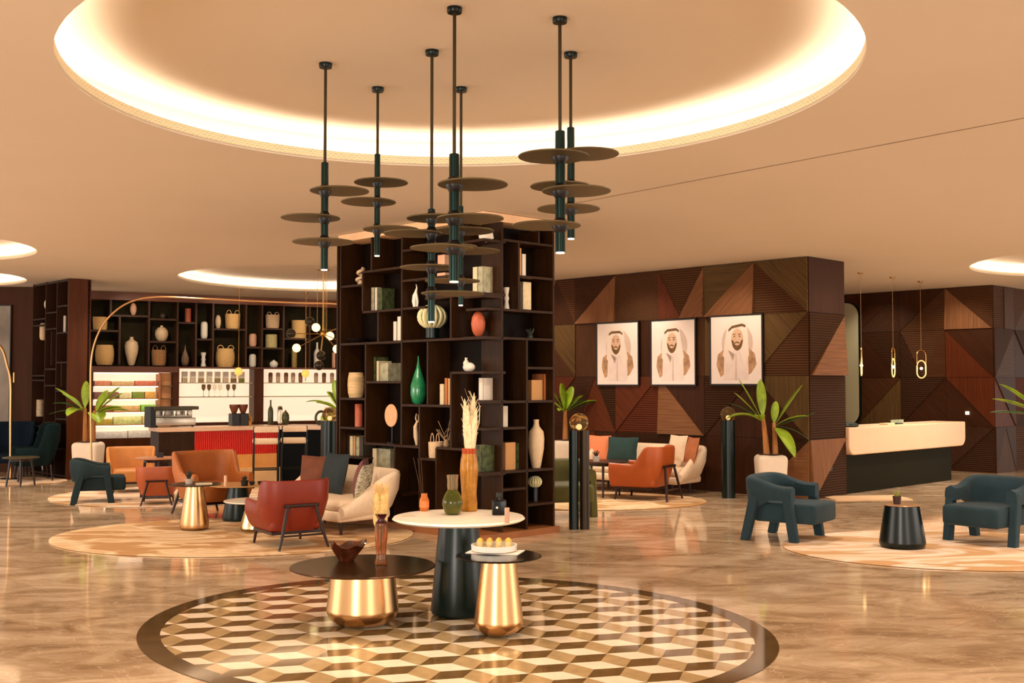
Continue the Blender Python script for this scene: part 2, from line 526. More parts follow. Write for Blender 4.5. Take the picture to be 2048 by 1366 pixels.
me = bpy.data.meshes.new('ceiling'); bm.to_mesh(me); bm.free(); me.materials.append(PLASTER)
o = bpy.data.objects.new('ceiling', me); col.objects.link(o); struct(o)


def lattice():
    m = mat('fretwork_strip', (196, 178, 142), 0.5)
    nt = m.node_tree; b = nt.nodes['Principled BSDF']
    tc = nt.nodes.new('ShaderNodeUVMap'); br = nt.nodes.new('ShaderNodeTexBrick')
    br.inputs['Scale'].default_value = 1.0; br.inputs['Mortar Size'].default_value = 0.008
    br.inputs['Brick Width'].default_value = 0.05; br.inputs['Row Height'].default_value = 0.018
    br.inputs['Color1'].default_value = (*lin((196, 176, 136)), 1); br.inputs['Color2'].default_value = (*lin((112, 100, 76)), 1)
    br.inputs['Mortar'].default_value = (*lin((240, 220, 180)), 1)
    nt.links.new(tc.outputs[0], br.inputs['Vector']); nt.links.new(br.outputs['Color'], b.inputs['Base Color'])
    nt.links.new(br.outputs['Color'], b.inputs['Emission Color']); b.inputs['Emission Strength'].default_value = 0.10
    return m


FRET = lattice()
for ci, (c, ax, g, h) in enumerate(COVES):
    N = 96
    tr = 0.34; bh = 0.085 if ci == 0 else 0.05
    E = lambda off: ellipse(c, ax, g, 1, N, off)
    b = MB()
    def ring(pa, za, pb, zb, mi=0):
        b.add([(x, y, za) for x, y in pa] + [(x, y, zb) for x, y in pb], [(k, (k + 1) % N, N + (k + 1) % N, N + k) for k in range(N)], mi)
    ring(E(0.02), CEIL + 0.02, E(tr), CEIL + 0.02)      # trough floor
    ring(E(tr), CEIL + 0.02, E(tr), h)                 # outer wall
    pr = E(tr); b.add([(x, y, h) for x, y in pr], [tuple(range(N))])   # raised ceiling
    o = b.build('ceiling', PLASTER); struct(o)
    # fretwork band on the lip
    b = MB(); P = E(0.0); Q = E(0.018)
    b.add([(x, y, CEIL + 0.012) for x, y in P] + [(x, y, CEIL + bh) for x, y in P] + [(x, y, CEIL + bh) for x, y in Q] + [(x, y, CEIL + 0.012) for x, y in Q],
          [(r * N + k, r * N + (k + 1) % N, (r + 1) * N + (k + 1) % N, (r + 1) * N + k) for r in range(3) for k in range(N)])
    def uvf(me):
        l = me.uv_layers.new(name='UVMap')
        for p in me.polygons:
            ks = [me.loops[i].vertex_index % N for i in p.loop_indices]
            wrap = max(ks) - min(ks) > N / 2
            for i in p.loop_indices:
                vi = me.loops[i].vertex_index; k = vi % N
                if wrap and k < N / 2: k += N
                l.data[i].uv = (k / N * 2 * PI * ax[0], me.vertices[vi].co.z - CEIL)
    o = b.build('trim_%d' % (ci + 2), FRET, uv=uvf, smooth=True); struct(o)
    # LED line lying in the trough
    b = MB(); P = E(0.09); Q = E(0.13); zz = CEIL + 0.045
    b.add([(x, y, zz) for x, y in P] + [(x, y, zz) for x, y in Q] + [(x, y, zz - .02) for x, y in Q] + [(x, y, zz - .02) for x, y in P],
          [(r * N + k, r * N + (k + 1) % N, ((r + 1) % 4) * N + (k + 1) % N, ((r + 1) % 4) * N + k) for r in range(4) for k in range(N)])
    lab = ['warm white light line hidden in the rim of the large central ceiling ring',
           'light line in the rim of the ceiling ring over the bar',
           'light line in the nearer ceiling ring cut by the left edge',
           'light line in the farther ceiling ring cut by the left edge',
           'light line in the ceiling ring cut by the right edge'][ci]
    o = b.build('light_strip', LED); tag(o, lab, 'light strip')

# hairline joint across the ceiling at the right
p0 = on_z(1120, 412, CEIL); p1 = on_z(2100, 226, CEIL)
d = (p1 - p0).normalized(); nn = Vector((-d.y, d.x, 0)) * 0.006
b = MB(); b.add([p0 - nn - Vector((0, 0, .003)), p1 - nn - Vector((0, 0, .003)), p1 + nn - Vector((0, 0, .003)), p0 + nn - Vector((0, 0, .003))], [(0, 1, 2, 3)])
struct(b.build('trim_7', mat('joint_shadow_gap', (150, 112, 78), 0.9)))


# ---------------------------------------------------------------- geometric timber walls
def tone(kind):
    return {
        'A': grain('panel_dark_brown', (62, 34, 18)),
        'B': grain('panel_mid_brown', (76, 46, 26)),
        'C': grain('panel_tan', (126, 84, 54), 0.35),
        'D': grain('panel_red_brown', (92, 44, 22)),
        'E': grain('panel_olive_tan', (92, 68, 38), 0.4),
        'a': ribbed('ribs_dark_brown', (64, 38, 20)),
        'b': ribbed('ribs_mid_brown', (88, 56, 34)),
        'c': ribbed('ribs_tan', (120, 88, 60)),
        'd': ribbed('ribs_red_brown', (96, 46, 26)),
        'e': ribbed('ribs_plum_brown', (72, 44, 28)),
    }[kind]


TK = 'ABCDEabcde'


def geo_wall(face, s0, s1, rows, cells, name, thick=0.3, z_top=CEIL - 0.004, seed=1, pitch=0.968):
    """wall built of raised timber pieces; each cell is split into triangles or slabs."""
    rnd = random.Random(seed)
    b = MB(); uvs = []
    def piece(poly, k, dirn, d):
        c = sum((Vector(p) for p in poly), Vector((0, 0))) / len(poly)
        poly = [c + (Vector(p) - c) * (1 - 0.006 / max(0.05, (Vector(p) - c).length)) for p in poly]
        n = len(poly)
        zl_, zh_ = min(p.y for p in poly), max(p.y for p in poly)
        vs = [face.pt(p.x, p.y, d + (.055 * (zh_ - p.y) / (zh_ - zl_) if k in 'Cc' else 0)) for p in poly] + [face.pt(p.x, p.y, 0) for p in poly]
        fs = [tuple(range(n))] + [(i, i + n, (i + 1) % n + n, (i + 1) % n) for i in range(n)]
        mi = TK.index(k)
        b.add(vs, fs, mi)
        du = Vector((math.cos(dirn), math.sin(dirn))); dv = Vector((-du.y, du.x))
        fr = [tuple((p.dot(du), p.dot(dv)) for p in poly)]
        for i in range(n):
            q = (poly[i], poly[i], poly[(i + 1) % n], poly[(i + 1) % n])
            fr.append(tuple((p.dot(du), p.dot(dv)) for p in q))
        uvs.extend(fr)
    ncol = math.ceil((s1 - s0) / pitch - 1e-6)
    for ci in range(ncol):
        a0 = s0 + ci * pitch; a1 = min(s1, a0 + pitch)
        for ri in range(len(rows) - 1):
            z0, z1 = rows[ri], rows[ri + 1]
            spec = cells.get((ci, ri))
            if spec is None:
                spec = rnd.choice(['/', '\\', '|', 'o', '/', '\\', 'v'])
                spec += rnd.choice('ABDBEabdeb') + rnd.choice('ABDABaebdA') + rnd.choice('ABDa')
                spec += ''.join(rnd.choice('hvd') for _ in range(3))
            t = spec[0]; ks = spec[1:4]; ds = [{'h': 0, 'v': PI / 2, 'd': PI / 4, 'u': -PI / 4}[q] for q in spec[4:7]]
            dp = [0.010, 0.026, 0.016]
            P00, P10, P11, P01 = (a0, z0), (a1, z0), (a1, z1), (a0, z1)
            m0 = ((a0 + a1) / 2, z0); m1 = ((a0 + a1) / 2, z1)
            if t == '/': L_ = [(P00, P10, P11), (P00, P11, P01)]
            elif t == '\\': L_ = [(P00, P10, P01), (P10, P11, P01)]
            elif t == '|': L_ = [(P00, m0, m1, P01), (m0, P10, P11, m1)]
            elif t == 'v': L_ = [(P01, m0, P11), (P00, m0, P01), (m0, P10, P11)]
            elif t == '^': L_ = [(P00, P10, m1), (P00, m1, P01), (P10, P11, m1)]
            elif t == 'x': L_ = [(P00, ((a0 + a1) / 2, (z0 + z1) / 2), P01), (P01, ((a0 + a1) / 2, (z0 + z1) / 2), P11), (P00, P10, P11, ((a0 + a1) / 2, (z0 + z1) / 2))]
            else: L_ = [(P00, P10, P11, P01)]
            for q, poly in enumerate(L_): piece(poly, ks[q], ds[q], dp[q])
    # backing slab
    nb = len(b.f)
    v = [face.pt(s, z, -d) for s, z, d in ((s0, 0, 0), (s1, 0, 0), (s1, z_top, 0), (s0, z_top, 0), (s0, 0, thick), (s1, 0, thick), (s1, z_top, thick), (s0, z_top, thick))]
    b.add(v, [(0, 1, 2, 3), (7, 6, 5, 4), (0, 4, 5, 1), (1, 5, 6, 2), (2, 6, 7, 3), (3, 7, 4, 0)], 0)
    def uvf(me):
        l = me.uv_layers.new(name='UVMap')
        for pi, p in enumerate(me.polygons):
            for li, i in enumerate(p.loop_indices):
                co = me.vertices[me.loops[i].vertex_index].co
                if pi < len(uvs):
                    dct = uvmap[pi]
                    key = me.loops[i].vertex_index
                    l.data[i].uv = dct.get(key, (co.x, co.z))
                else: l.data[i].uv = (co.x, co.z)
    uvmap = [dict(zip(b.f[k], uvs[k])) for k in range(len(uvs))]
    o = b.build(name, [tone(k) for k in TK], uv=uvf)
    return struct(o)


ROWS = [0.0, 0.90, 1.88, 2.85, CEIL - 0.006]
# columns count from the right-hand corner of the portrait wall leftwards
PC = {(0, 3): '/EcEhhd'[0:1] + 'bEA' + 'hdd', (1, 3): '/EDAddv', (2, 3): 'vbaDhhv'.replace('v', 'v', 1), (3, 3): 'ob' + 'AA' + 'ddd', (4, 3): '\\CeAvhd',
      (5, 3): '^AbCdhv', (6, 3): 'vDCBvdd',
      (0, 2): '\\bEAhdd', (1, 2): '/EaAvdd', (2, 2): '|BAAvvv', (3, 2): '|ABAvvv', (4, 2): 'oBBBvvv', (5, 2): '/BEAddv', (6, 2): '\\BAAhdd',
      (0, 1): '/AEAdvv', (1, 1): '\\AaAvhv', (2, 1): '/CAAhvv', (3, 1): '\\dDAhdd', (4, 1): '^DaAdhh', (5, 1): '\\ADAhdd', (6, 1): '|DBAvvv',
      (0, 0): '\\CaAhdv', (1, 0): 'oAAAvvv', (2, 0): '|AaAvvv', (3, 0): 'oaAAvvv', (4, 0): '|ADAvvv', (5, 0): 'oAAAvvv'}
PC[(2, 3)] = 'vbCDhuv'
PC[(1, 3)] = '\\CEAuhh'
geo_wall(PW, 0.0, 10.6, ROWS, PC, 'wall_portraits', 0.30, seed=3)
PSC = {(0, 3): 'oAAAvvv', (0, 2): '\\CbAhhh', (0, 1): 'oaAAhhh', (0, 0): '/aCAhvv'}
PSC[(0, 2)] = '/CaAhhv'
geo_wall(PS, 0.0, 1.06, ROWS, PSC, 'wall_portraits_end', 0.28, seed=4, pitch=1.06)
geo_wall(DW, 0.0, 3.4, ROWS, {(0, 3): '/CbAvhh', (1, 3): '\\bAAhvd', (0, 1): '/ADAdvv', (1, 1): '\\AaAdhh'}, 'wall_desk', 0.3, seed=8)
geo_wall(DR, 0.0, 3.0, ROWS, {(0, 3): '|bBAhdv', (0, 2): '/BeAhvv', (0, 1): '\\DAAdvv', (0, 0): '^BAAvvv', (1, 3): '/BbAhvv', (1, 2): '\\AaAhvv'}, 'wall_right', 0.3, seed=9)
# plain walls closing the space behind
PL = mat('side_wall_brown', (66, 36, 18), 0.5, spec=.15, var=0.15, vscale=2, stretch=(5, 5, 0.6))
b = MB()
M = Matrix.Translation((7.12, 24.1, 0)) @ Matrix.Rotation(math.atan2(-0.69, -0.724), 4, 'Z')
b.box(0, 6.4, -0.15, 0.15, 0, CEIL - 0.004, M=M)
struct(b.build('wall_desk_side', PL))
b = MB()
for x0, x1, y0, y1 in ((-15.6, -15.4, -5, 24), (16.4, 16.6, -5, 30), (-15.5, -9.6, 22.02, 22.2)):
    if x0 == -15.5: b.box(x0, x1, y0, y1, 0, CEIL - .004)
struct(b.build('wall_left', PL))

# ---------------------------------------------------------------- bookcase tower in the centre
TH = 0.028; DEP = 0.34; BTOP = 3.60
book_root = thing('bookcase', 'tall dark walnut corner bookcase with irregular open compartments in the centre', 'bookcase', (-0.317, 12.30, 0))
inv = Matrix.Translation((0.317, -12.30, 0))


def board_pts(face, kind, a0, b0, a1, b1, dep=DEP, front=0.0):
    """board between two (s, z) points on a face, as 8 world corners."""
    if kind == 'v':
        h = TH / 2
        q = [(a0 - h, b0), (a0 + h, b0), (a0 + h, b1), (a0 - h, b1)]
    else:
        h = TH / 2
        q = [(a0, b0 - h), (a1, b0 - h), (a1, b0 + h), (a0, b0 + h)]
    return [face.pt(s, z, front) for s, z in q] + [face.pt(s, z, -dep) for s, z in q]


BF = [(0, 1, 2, 3), (7, 6, 5, 4), (0, 4, 5, 1), (1, 5, 6, 2), (2, 6, 7, 3), (3, 7, 4, 0)]


def vboard(b, face, px, y0, y1, mi=0, dep=DEP):
    s, z1 = face.sz(px, y0); _, z0 = face.sz(px, y1)
    z0 = max(z0, 0.06); z1 = min(z1, BTOP)
    b.add(board_pts(face, 'v', s, z0, s, z1, dep), BF, mi, inv)


def hboard(b, face, px0, px1, py, mi=0, dep=DEP, py1=None):
    s0, za = face.sz(px0, py); s1, zb = face.sz(px1, py if py1 is None else py1)
    z = (za + zb) / 2
    b.add(board_pts(face, 'h', min(s0, s1), z, max(s0, s1), z, dep), BF, mi, inv)
    return z


LLEN, RLEN = 2.84, 1.12
b = MB()
# uprights
for px, y0, y1 in ((681.5, 460, 1100), (804, 440, 895), (725, 543, 622), (756, 622, 684), (901.5, 592, 676), (731, 684, 889),
                   (789, 892, 1080), (838.5, 812, 1080), (855, 684, 811), (901.5, 745, 896), (872, 896, 1085),
                   (922, 440, 487), (743, 470, 541)):
    vboard(b, BL, px, y0, y1)
# shelves of the left face: start px, end px, y at start, y at end
for x0, x1, ya, yb in ((680, 725, 575, 569), (725, 804, 544, 535), (725, 804, 625, 618), (680, 804, 689.6, 683), (804, 967, 683, 675.5),
                       (804, 850, 617, 615), (804, 967, 497.5, 484), (804, 901, 561, 553), (850, 967, 593, 591),
                       (680, 731, 797.8, 797.8), (680, 731, 855, 858), (680, 731, 913, 917), (731, 804, 766, 763), (731, 789, 887, 890.5),
                       (789, 838, 892, 894), (804, 901, 811, 812), (901, 967, 745.5, 745), (935, 967, 803, 803), (838, 872, 918, 919.5),
                       (872, 925, 897, 898), (925, 967, 948, 949), (680, 804, 980, 985)):
    hboard(b, BL, x0, x1, ya, py1=yb)
# corner and right face
for px, y0, y1 in ((1004.7, 430, 1085), (1107, 430, 1080), (1038, 485, 621), (1054, 679, 1080), (1078, 462, 488)):
    vboard(b, BR, px, y0, y1)
for x0, x1, ya, yb in ((1005, 1107, 479.5, 492), (1039, 1107, 553.8, 557.6), (972, 1107, 620, 623), (967, 1107, 675.7, 679),
                       (967, 1107, 802.5, 804.5), (1055, 1107, 736, 736.5), (967, 1054, 857.5, 856.5), (967, 1003, 949, 945), (1003, 1054, 945, 942),
                       (1054, 1107, 941, 938.5), (1006, 1054, 979.5, 977), (1054, 1107, 1010, 1006.5), (967, 1003, 592, 594)):
    hboard(b, BR, x0, x1, ya, py1=yb)
b.build('shelf_frame', WOOD, book_root)
# backs (L-shaped core), drawn set in from both faces
b = MB()
v = [BL.pt(DEP, 0.06, -DEP), BL.pt(LLEN, 0.06, -DEP), BL.pt(LLEN, BTOP, -DEP), BL.pt(DEP, BTOP, -DEP),
     BR.pt(RLEN, 0.06, -DEP), BR.pt(RLEN, BTOP, -DEP)]
v += [BL.pt(LLEN, 0.06, -RLEN), BL.pt(LLEN, BTOP, -RLEN), BL.pt(DEP, 0.06, -RLEN), BL.pt(DEP, BTOP, -RLEN)]
b.add(v, [(0, 1, 2, 3), (0, 3, 5, 4), (1, 6, 7, 2), (4, 5, 7, 6)], 0, inv)
b.build('back_panel', WOODB, book_root)
# left flank
b = MB()
q = [(LLEN, 0.06), (LLEN + 0.03, 0.06), (LLEN + 0.03, BTOP), (LLEN, BTOP)]
b.add([BL.pt(s, z, 0.0) for s, z in q] + [BL.pt(s, z, -RLEN) for s, z in q], BF, 0, inv)
b.build('side_panel', WOOD, book_root)
# plinth and crown
for nm, m_, z0, z1, off in (('plinth', mat('plinth_oak', (150, 92, 50), .4, var=.15, vscale=3), 0.0, 0.075, 0.05), ('crown', CROWN, BTOP, CEIL - 0.006, 0.0)):
    b = MB()
    A = [BL.pt(LLEN + off, z0, off), BL.pt(-off, z0, off), BR.pt(RLEN + off, z0, off), BL.pt(LLEN + off, z0, -RLEN - off)]
    # corner polygon: far-left, corner, right, back
    c1 = BL.pt(-off, z0, off); c2 = BR.pt(RLEN + off, z0, off); c0 = BL.pt(LLEN + off, z0, off)
    c3 = c0 + (c2 - c1)
    lo = [c0, c1, c2, c3]; hi = [p + Vector((0, 0, z1 - z0)) for p in lo]
    b.add(lo + hi, [(3, 2, 1, 0), (4, 5, 6, 7), (0, 1, 5, 4), (1, 2, 6, 5), (2, 3, 7, 6), (3, 0, 4, 7)], 0, inv)
    b.build(nm, m_, book_root)


# ---------------------------------------------------------------- small things for shelves
def px_m(p, px):
    """metres spanned by px pixels at the distance of p"""
    return px * (p.y * CP + (p.z - EYE) * SP) / FPX


PROF = {
    'egg': [(0.30, 0), (0.62, .08), (0.9, .28), (1.0, .52), (0.88, .76), (0.55, .94), (0.18, 1.0)],
    'ball': [(0.45, 0), (0.8, .14), (1.0, .42), (0.93, .66), (0.55, .86), (0.24, .9), (0.20, 1.0), (.14, 1.0)],
    'jug': [(0.45, 0), (0.62, .1), (0.95, .42), (1.0, .62), (0.9, .76), (0.42, .86), (0.32, .93), (0.36, 1.0), (.28, 1.0)],
    'amphora': [(0.35, 0), (0.52, .06), (0.92, .45), (1.0, .66), (0.85, .82), (0.35, .90), (0.24, .95), (0.30, 1.0), (.2, 1.0)],
    'teardrop': [(0.4, 0), (0.78, .06), (1.0, .22), (0.95, .40), (0.62, .58), (0.3, .74), (0.12, .88), (0.07, 1.0)],
    'cylinder': [(0.9, 0), (1, .02), (1, .98), (0.92, 1), (.82, 1), (.82, .9)],
    'bottle': [(0.9, 0), (1, .04), (1, .55), (0.8, .66), (0.32, .76), (0.28, .96), (.34, 1.0)],
    'hourglass': [(1, 0), (0.95, .1), (0.62, .35), (0.9, .5), (0.62, .65), (0.95, .9), (1, 1), (.8, 1)],
    'capsule': [(0.5, 0), (0.85, .06), (1, .2), (1, .8), (0.85, .94), (0.45, 1.0)],
    'barrel': [(0.78, 0), (0.95, .2), (1.0, .5), (0.97, .75), (0.84, 1.0), (0.74, 1.0), (.7, .9)],
    'basket': [(0.84, 0), (0.94, .15), (1.0, .85), (1.0, 1.0), (0.93, 1.0), (0.9, .88)],
    'lens': [(0.02, 0), (.6, .05), (1, .5), (.6, .95), (.02, 1)],
    'cone': [(1.0, 0), (.98, .05), (.3, .8), (.2, 1)],
    'glass': [(0.5, 0), (0.5, .03), (0.08, .08), (0.08, .45), (0.6, .6), (0.95, .8), (0.9, 1.0)],
    'cup': [(0.6, 0), (0.8, .1), (1, .9), (1, 1), (.92, 1), (.9, .9)],
}


def shelf_thing(face, kind, name, label, cat, x0, x1, y0, y1, m, inset=0.15, group=None, handles=0, square=0):
    """vessel standing where the photo shows it: x0..x1 wide, top y0, foot y1 (photo pixels)."""
    cx = (x0 + x1) / 2
    p = face.hit(cx, y1, inset); q = face.hit(cx, y0, inset)
    r = px_m(p, x1 - x0) / 2; h = q.z - p.z
    prof = [(a * r, c * h) for a, c in PROF[kind]]
    if handles:
        root = thing(name, label, cat, p, face.rz, group)
        hh = h * (1 - handles)
        b = MB(); b.lathe([(a * r, c * hh) for a, c in PROF[kind]], 24, cap=True)
        b.build('basket_body', m, root, smooth=True)
        for s in (-1, 1):
            b = MB(); pts = []
            for k in range(9):
                t = PI * k / 8
                pts.append((s * r * 0.55 + math.cos(t) * r * 0.32, -r * 0.2, hh * 0.98 + math.sin(t) * h * handles))
            b.tube(pts, max(0.005, r * 0.05), 6); b.build('handle', m, root, smooth=True)
        return root
    b = MB()
    if square:
        b.box(-r, r, -r * square, r * square, 0, h, bev=0.006)
    else:
        b.lathe(prof, 24)
    o = b.build(name, m, smooth=not square, loc=p, rz=face.rz)
    return tag(o, label, cat, group)


PAGE = mat('book_pages', (232, 214, 180), 0.8)


def book(face, label, x0, x1, y0, y1, m, inset=0.12, group=None, dep=0.20):
    cx = (x0 + x1) / 2
    p = face.hit(cx, y1, inset); q = face.hit(cx, y0, inset)
    wd = px_m(p, x1 - x0) / 2 / max(0.55, abs(Vector((1, 0, 0)).dot(face.u))) * 0.95; h = q.z - p.z
    b = MB(); t = min(0.004, wd * .2)
    b.box(-wd, wd, -0.0, t * 2, 0, h, 0)                       # spine
    b.box(-wd, -wd + t, 0, dep, 0, h, 0); b.box(wd - t, wd, 0, dep, 0, h, 0)
    b.box(-wd + t, wd - t, t * 2, dep - .004, 0.004, h - 0.006, 1)
    o = b.build('book', [m, PAGE], loc=p, rz=face.rz)
    return tag(o, label, 'book', group)


B_CREAM = mat('book_cream', (226, 204, 164), 0.7, var=0.1, vscale=18)
B_WHITE = mat('book_white', (236, 222, 204), 0.6)
B_TAN = mat('book_tan', (206, 152, 96), 0.7)
B_ORANGE = mat('book_orange', (190, 112, 60), 0.7)
B_GREEN = mat('book_green', (70, 78, 44), 0.6, var=0.8, vscale=14)
B_DARK = mat('book_dark', (60, 50, 34), 0.6)
B_GREY = mat('book_grey_photo', (170, 164, 134), 0.6, var=0.4, vscale=12)


def books(face, where, lst, ref=''):
    words = {0: 'leftmost', 1: 'second', 2: 'third', 3: 'fourth', 4: 'fifth', 5: 'sixth'}
    n = len(lst)
    for i, (cname, m, x0, x1, y0, y1) in enumerate(lst):
        book(face, '%s book%s, %s' % (cname, '' if n == 1 or not i else ', %s from left' % words[i], where), x0, x1, y0, y1, m, group='books ' + where)


books(BL, 'left of the hanging lamps, above the white books', [('cream', B_CREAM, 727, 741, 574, 623), ('grey', B_GREY, 741.5, 749, 575, 623), ('pale', B_WHITE, 749.5, 754, 575, 623), ('dark green', B_GREEN, 754.5, 765, 576, 623)])
books(BL, 'beside the gap above the belt shelf', [('short white', B_WHITE, 786, 793.5, 643, 681), ('tall white', B_WHITE, 794, 802, 633, 681)])
books(BL, 'behind the longest hanging lamp', [('thick cream', B_CREAM, 945, 955, 534, 589), ('worn cream', B_GREY, 955.5, 966, 533, 589)])
books(BL, 'above the pink round plate', [('white', B_WHITE, 736, 743, 713, 763), ('green edged', B_GREEN, 743.5, 752, 714, 762.5), ('pale', B_CREAM, 752.5, 758, 722, 762), ('grey', B_GREY, 758.5, 778, 726, 762)])
books(BL, 'right of the green glass vase', [('cream', B_CREAM, 879, 888, 768, 809), ('orange', B_ORANGE, 889, 895, 756, 810), ('tan', B_TAN, 895.5, 901, 757, 810)])
books(BL, 'under the white blob vase', [('single white', B_WHITE, 957, 966, 756, 801)])
books(BL, 'behind the dark cushion, lowest lit row', [('white', B_WHITE, 685, 693, 862, 912), ('dark', B_DARK, 693.5, 698, 868, 913), ('cream', B_CREAM, 698.5, 706, 872, 914), ('tan', B_TAN, 706.5, 711, 872, 914), ('olive', B_GREY, 711.5, 719, 874, 915), ('brown', B_DARK, 719.5, 727, 874, 915)])
books(BL, 'behind the plum cushion', [('cream', B_CREAM, 744, 754, 897, 935), ('grey picture', B_GREY, 755, 783, 898, 940)])
books(BR, 'on the upper right face', [('gold', B_TAN, 1036, 1043, 496, 552), ('white', B_WHITE, 1044, 1052, 508, 552)])
books(BR, 'right face, below the upper pair', [('dark', B_DARK, 1040, 1045, 570, 619), ('thick cream', B_CREAM, 1045.5, 1063, 564, 619)])
books(BR, 'right face, top of the lower half', [('thick tan', B_TAN, 1062, 1086, 760, 801), ('orange', B_ORANGE, 1087, 1103, 748, 801)])
books(BR, 'right face, above the pair beside the jug', [('single white', B_WHITE, 1006, 1016, 812, 855)])
books(BR, 'at the corner behind the pampas vase', [('green picture', B_GREEN, 963, 991, 890, 946), ('cream', B_CREAM, 992, 999, 890, 945)])
books(BR, 'left of the tall cream jug', [('tan', B_TAN, 1010, 1032, 885, 941), ('green', B_GREEN, 1032.5, 1039, 886, 941), ('white', B_WHITE, 1040, 1048, 885, 940)])

shelf_thing(BL, 'egg', 'vase', 'terracotta egg shaped vase on the belt shelf of the bookcase', 'vase', 942, 971, 623, 673, TCOT)
shelf_thing(BL, 'teardrop', 'vase', 'green glass teardrop vase with long neck in the bookcase', 'vase', 820, 853, 712, 809, mat('green_glaze', (38, 132, 84), 0.15, var=0.25, vscale=9, coat=0.6))
shelf_thing(BL, 'barrel', 'vase', 'ribbed cream barrel vase at the left end of the bookcase', 'vase', 695, 729, 745, 796, mat('banded_cream', (224, 188, 136), 0.6, var=0.25, vscale=10, stretch=(0.3, 0.3, 3)))
shelf_thing(BL, 'cylinder', 'vase', 'terracotta cylinder vase below the cream barrel vase', 'vase', 709.5, 725.5, 808, 854, TCOT)
shelf_thing(BR, 'jug', 'vase', 'tall cream amphora vase on the right face of the bookcase', 'vase', 1056, 1089, 839, 939, CREAM)
shelf_thing(BR, 'hourglass', 'vase', 'small white hourglass vase high on the bookcase corner', 'vase', 1006.5, 1019, 575, 619, WHITE)
shelf_thing(BL, 'basket', 'basket', 'small woven basket with two loop handles, low in the bookcase', 'basket', 856.5, 888, 866, 917.5, WICKER2, handles=0.34)


def sculpture_knot():
    p = BL.hit(722, 570, 0.14)
    b = MB(); pts = []
    for k in range(40):
        t = k / 39
        a = t * 2.2 * 2 * PI
        pts.append((math.cos(a) * 0.062 * (1 - .5 * t), math.sin(a) * 0.04, 0.02 + t * 0.20))
    b.tube(pts, 0.022, 8); b.lathe([(0.045, 0), (0.05, .01), (0.03, .04), (.03, .06)], 16)
    tag(b.build('sculpture', CREAM, smooth=True, loc=p), 'ivory twisted shell sculpture, upper left of the bookcase', 'sculpture')


sculpture_knot()


def wheel_vase(face, x0, x1, y0, y1, label, stand):
    cx = (x0 + x1) / 2
    p = face.hit(cx, y1, 0.16); r = px_m(p, x1 - x0) / 2
    top = face.hit(cx, y0, 0.16).z - p.z
    root = thing('sculpture', label, 'sculpture', p, face.rz)
    gm = mat('pale_green_ceramic', (224, 216, 168), 0.5, var=0.1, vscale=10)
    b = MB(); zc = top - r * 0.80
    for k in range(14):
        a = 2 * PI * k / 14
        M = Matrix.Translation((0, 0, zc)) @ Matrix.Rotation(a, 4, 'Z')
        pts = [(math.sin(PI * t / 10) * r * .95 + r * .05, 0, -math.cos(PI * t / 10) * r * 0.8) for t in range(11)]
        b.tube([M @ Vector(q) for q in pts], r * 0.13, 6)
    b.sphere((0, 0, zc), r * .74, 16, 10, sc=(1, 1, .8))
    b.build('ribbed_globe', gm, root, smooth=True)
    b = MB(); hb = max(0.012, zc - r * .72)
    b.lathe([(r * .5, 0), (r * .5, hb * .9), (r * .42, hb)], 20); b.build('stand', stand, root, smooth=True)


wheel_vase(BL, 837, 892, 612, 676, 'pale ribbed gourd sculpture on a dark stand behind the hanging lamps', GREENM)
wheel_vase(BR, 1057, 1083, 953, 1006, 'small pale ribbed gourd sculpture, low on the right of the bookcase', BLACK)
# polyhedron
p = BL.hit(972, 497, 0.10)
b = MB(); bm = bmesh.new(); bmesh.ops.create_icosphere(bm, subdivisions=1, radius=0.10)
bm.verts.ensure_lookup_table(); bm.verts.index_update()
b.add([(v.co.x, v.co.y, v.co.z * .8 + 0.07) for v in bm.verts], [[v.index for v in f.verts] for f in bm.faces]); bm.free()
tag(b.build('ornament', WHITE, loc=(p.x, p.y, BL.hit(960, 484, 0).z + 0.014 - 0.0), rz=0.5), 'white faceted stone ornament at the top corner of the bookcase', 'ornament')
# white blob vase
p = BL.hit(938, 744, 0.12)
b = MB(); b.sphere((0, 0, 0.055), 0.072, 20, 12, sc=(1.2, .8, .78)); b.sphere((-0.05, 0, 0.10), 0.04, 14, 8, sc=(1, .8, 1)); b.lathe([(0.02, .12), (.014, .15), (.018, .165)], 12, M=Matrix.Translation((-.05, 0, 0)))
tag(b.build('vase', WHITE, smooth=True, loc=p, rz=BL.rz), 'rounded white blob vase in the middle of the bookcase', 'vase')
# pink plate on stand
p = BL.hit(782, 888, 0.14); r = px_m(p, 41) / 2
zc = BL.hit(782, 831, 0.14).z - p.z
root = thing('display_plate', 'round blush plate on a dark stand in the left of the bookcase', 'plate', p, BL.rz)
b = MB(); b.lathe([(0.01, -.012), (r * .3, -.012), (r * .96, -.006), (r, 0), (r * .96, .008), (r * .3, .006), (.01, .006)], 40, M=Matrix.Translation((0, 0, zc)) @ Matrix.Rotation(PI / 2, 4, 'X') @ Matrix.Diagonal((1, 1.12, 1, 1)))
b.build('plate', mat('blush_plate', (232, 176, 128), 0.5, var=0.1, vscale=14), root, smooth=True)
b = MB(); b.cyl(0, .02, 0, zc - r * .9, 0.012, 10); b.cyl(0, 0.01, 0, .02, .07, 20); b.build('stand', BLACK, root, smooth=True)
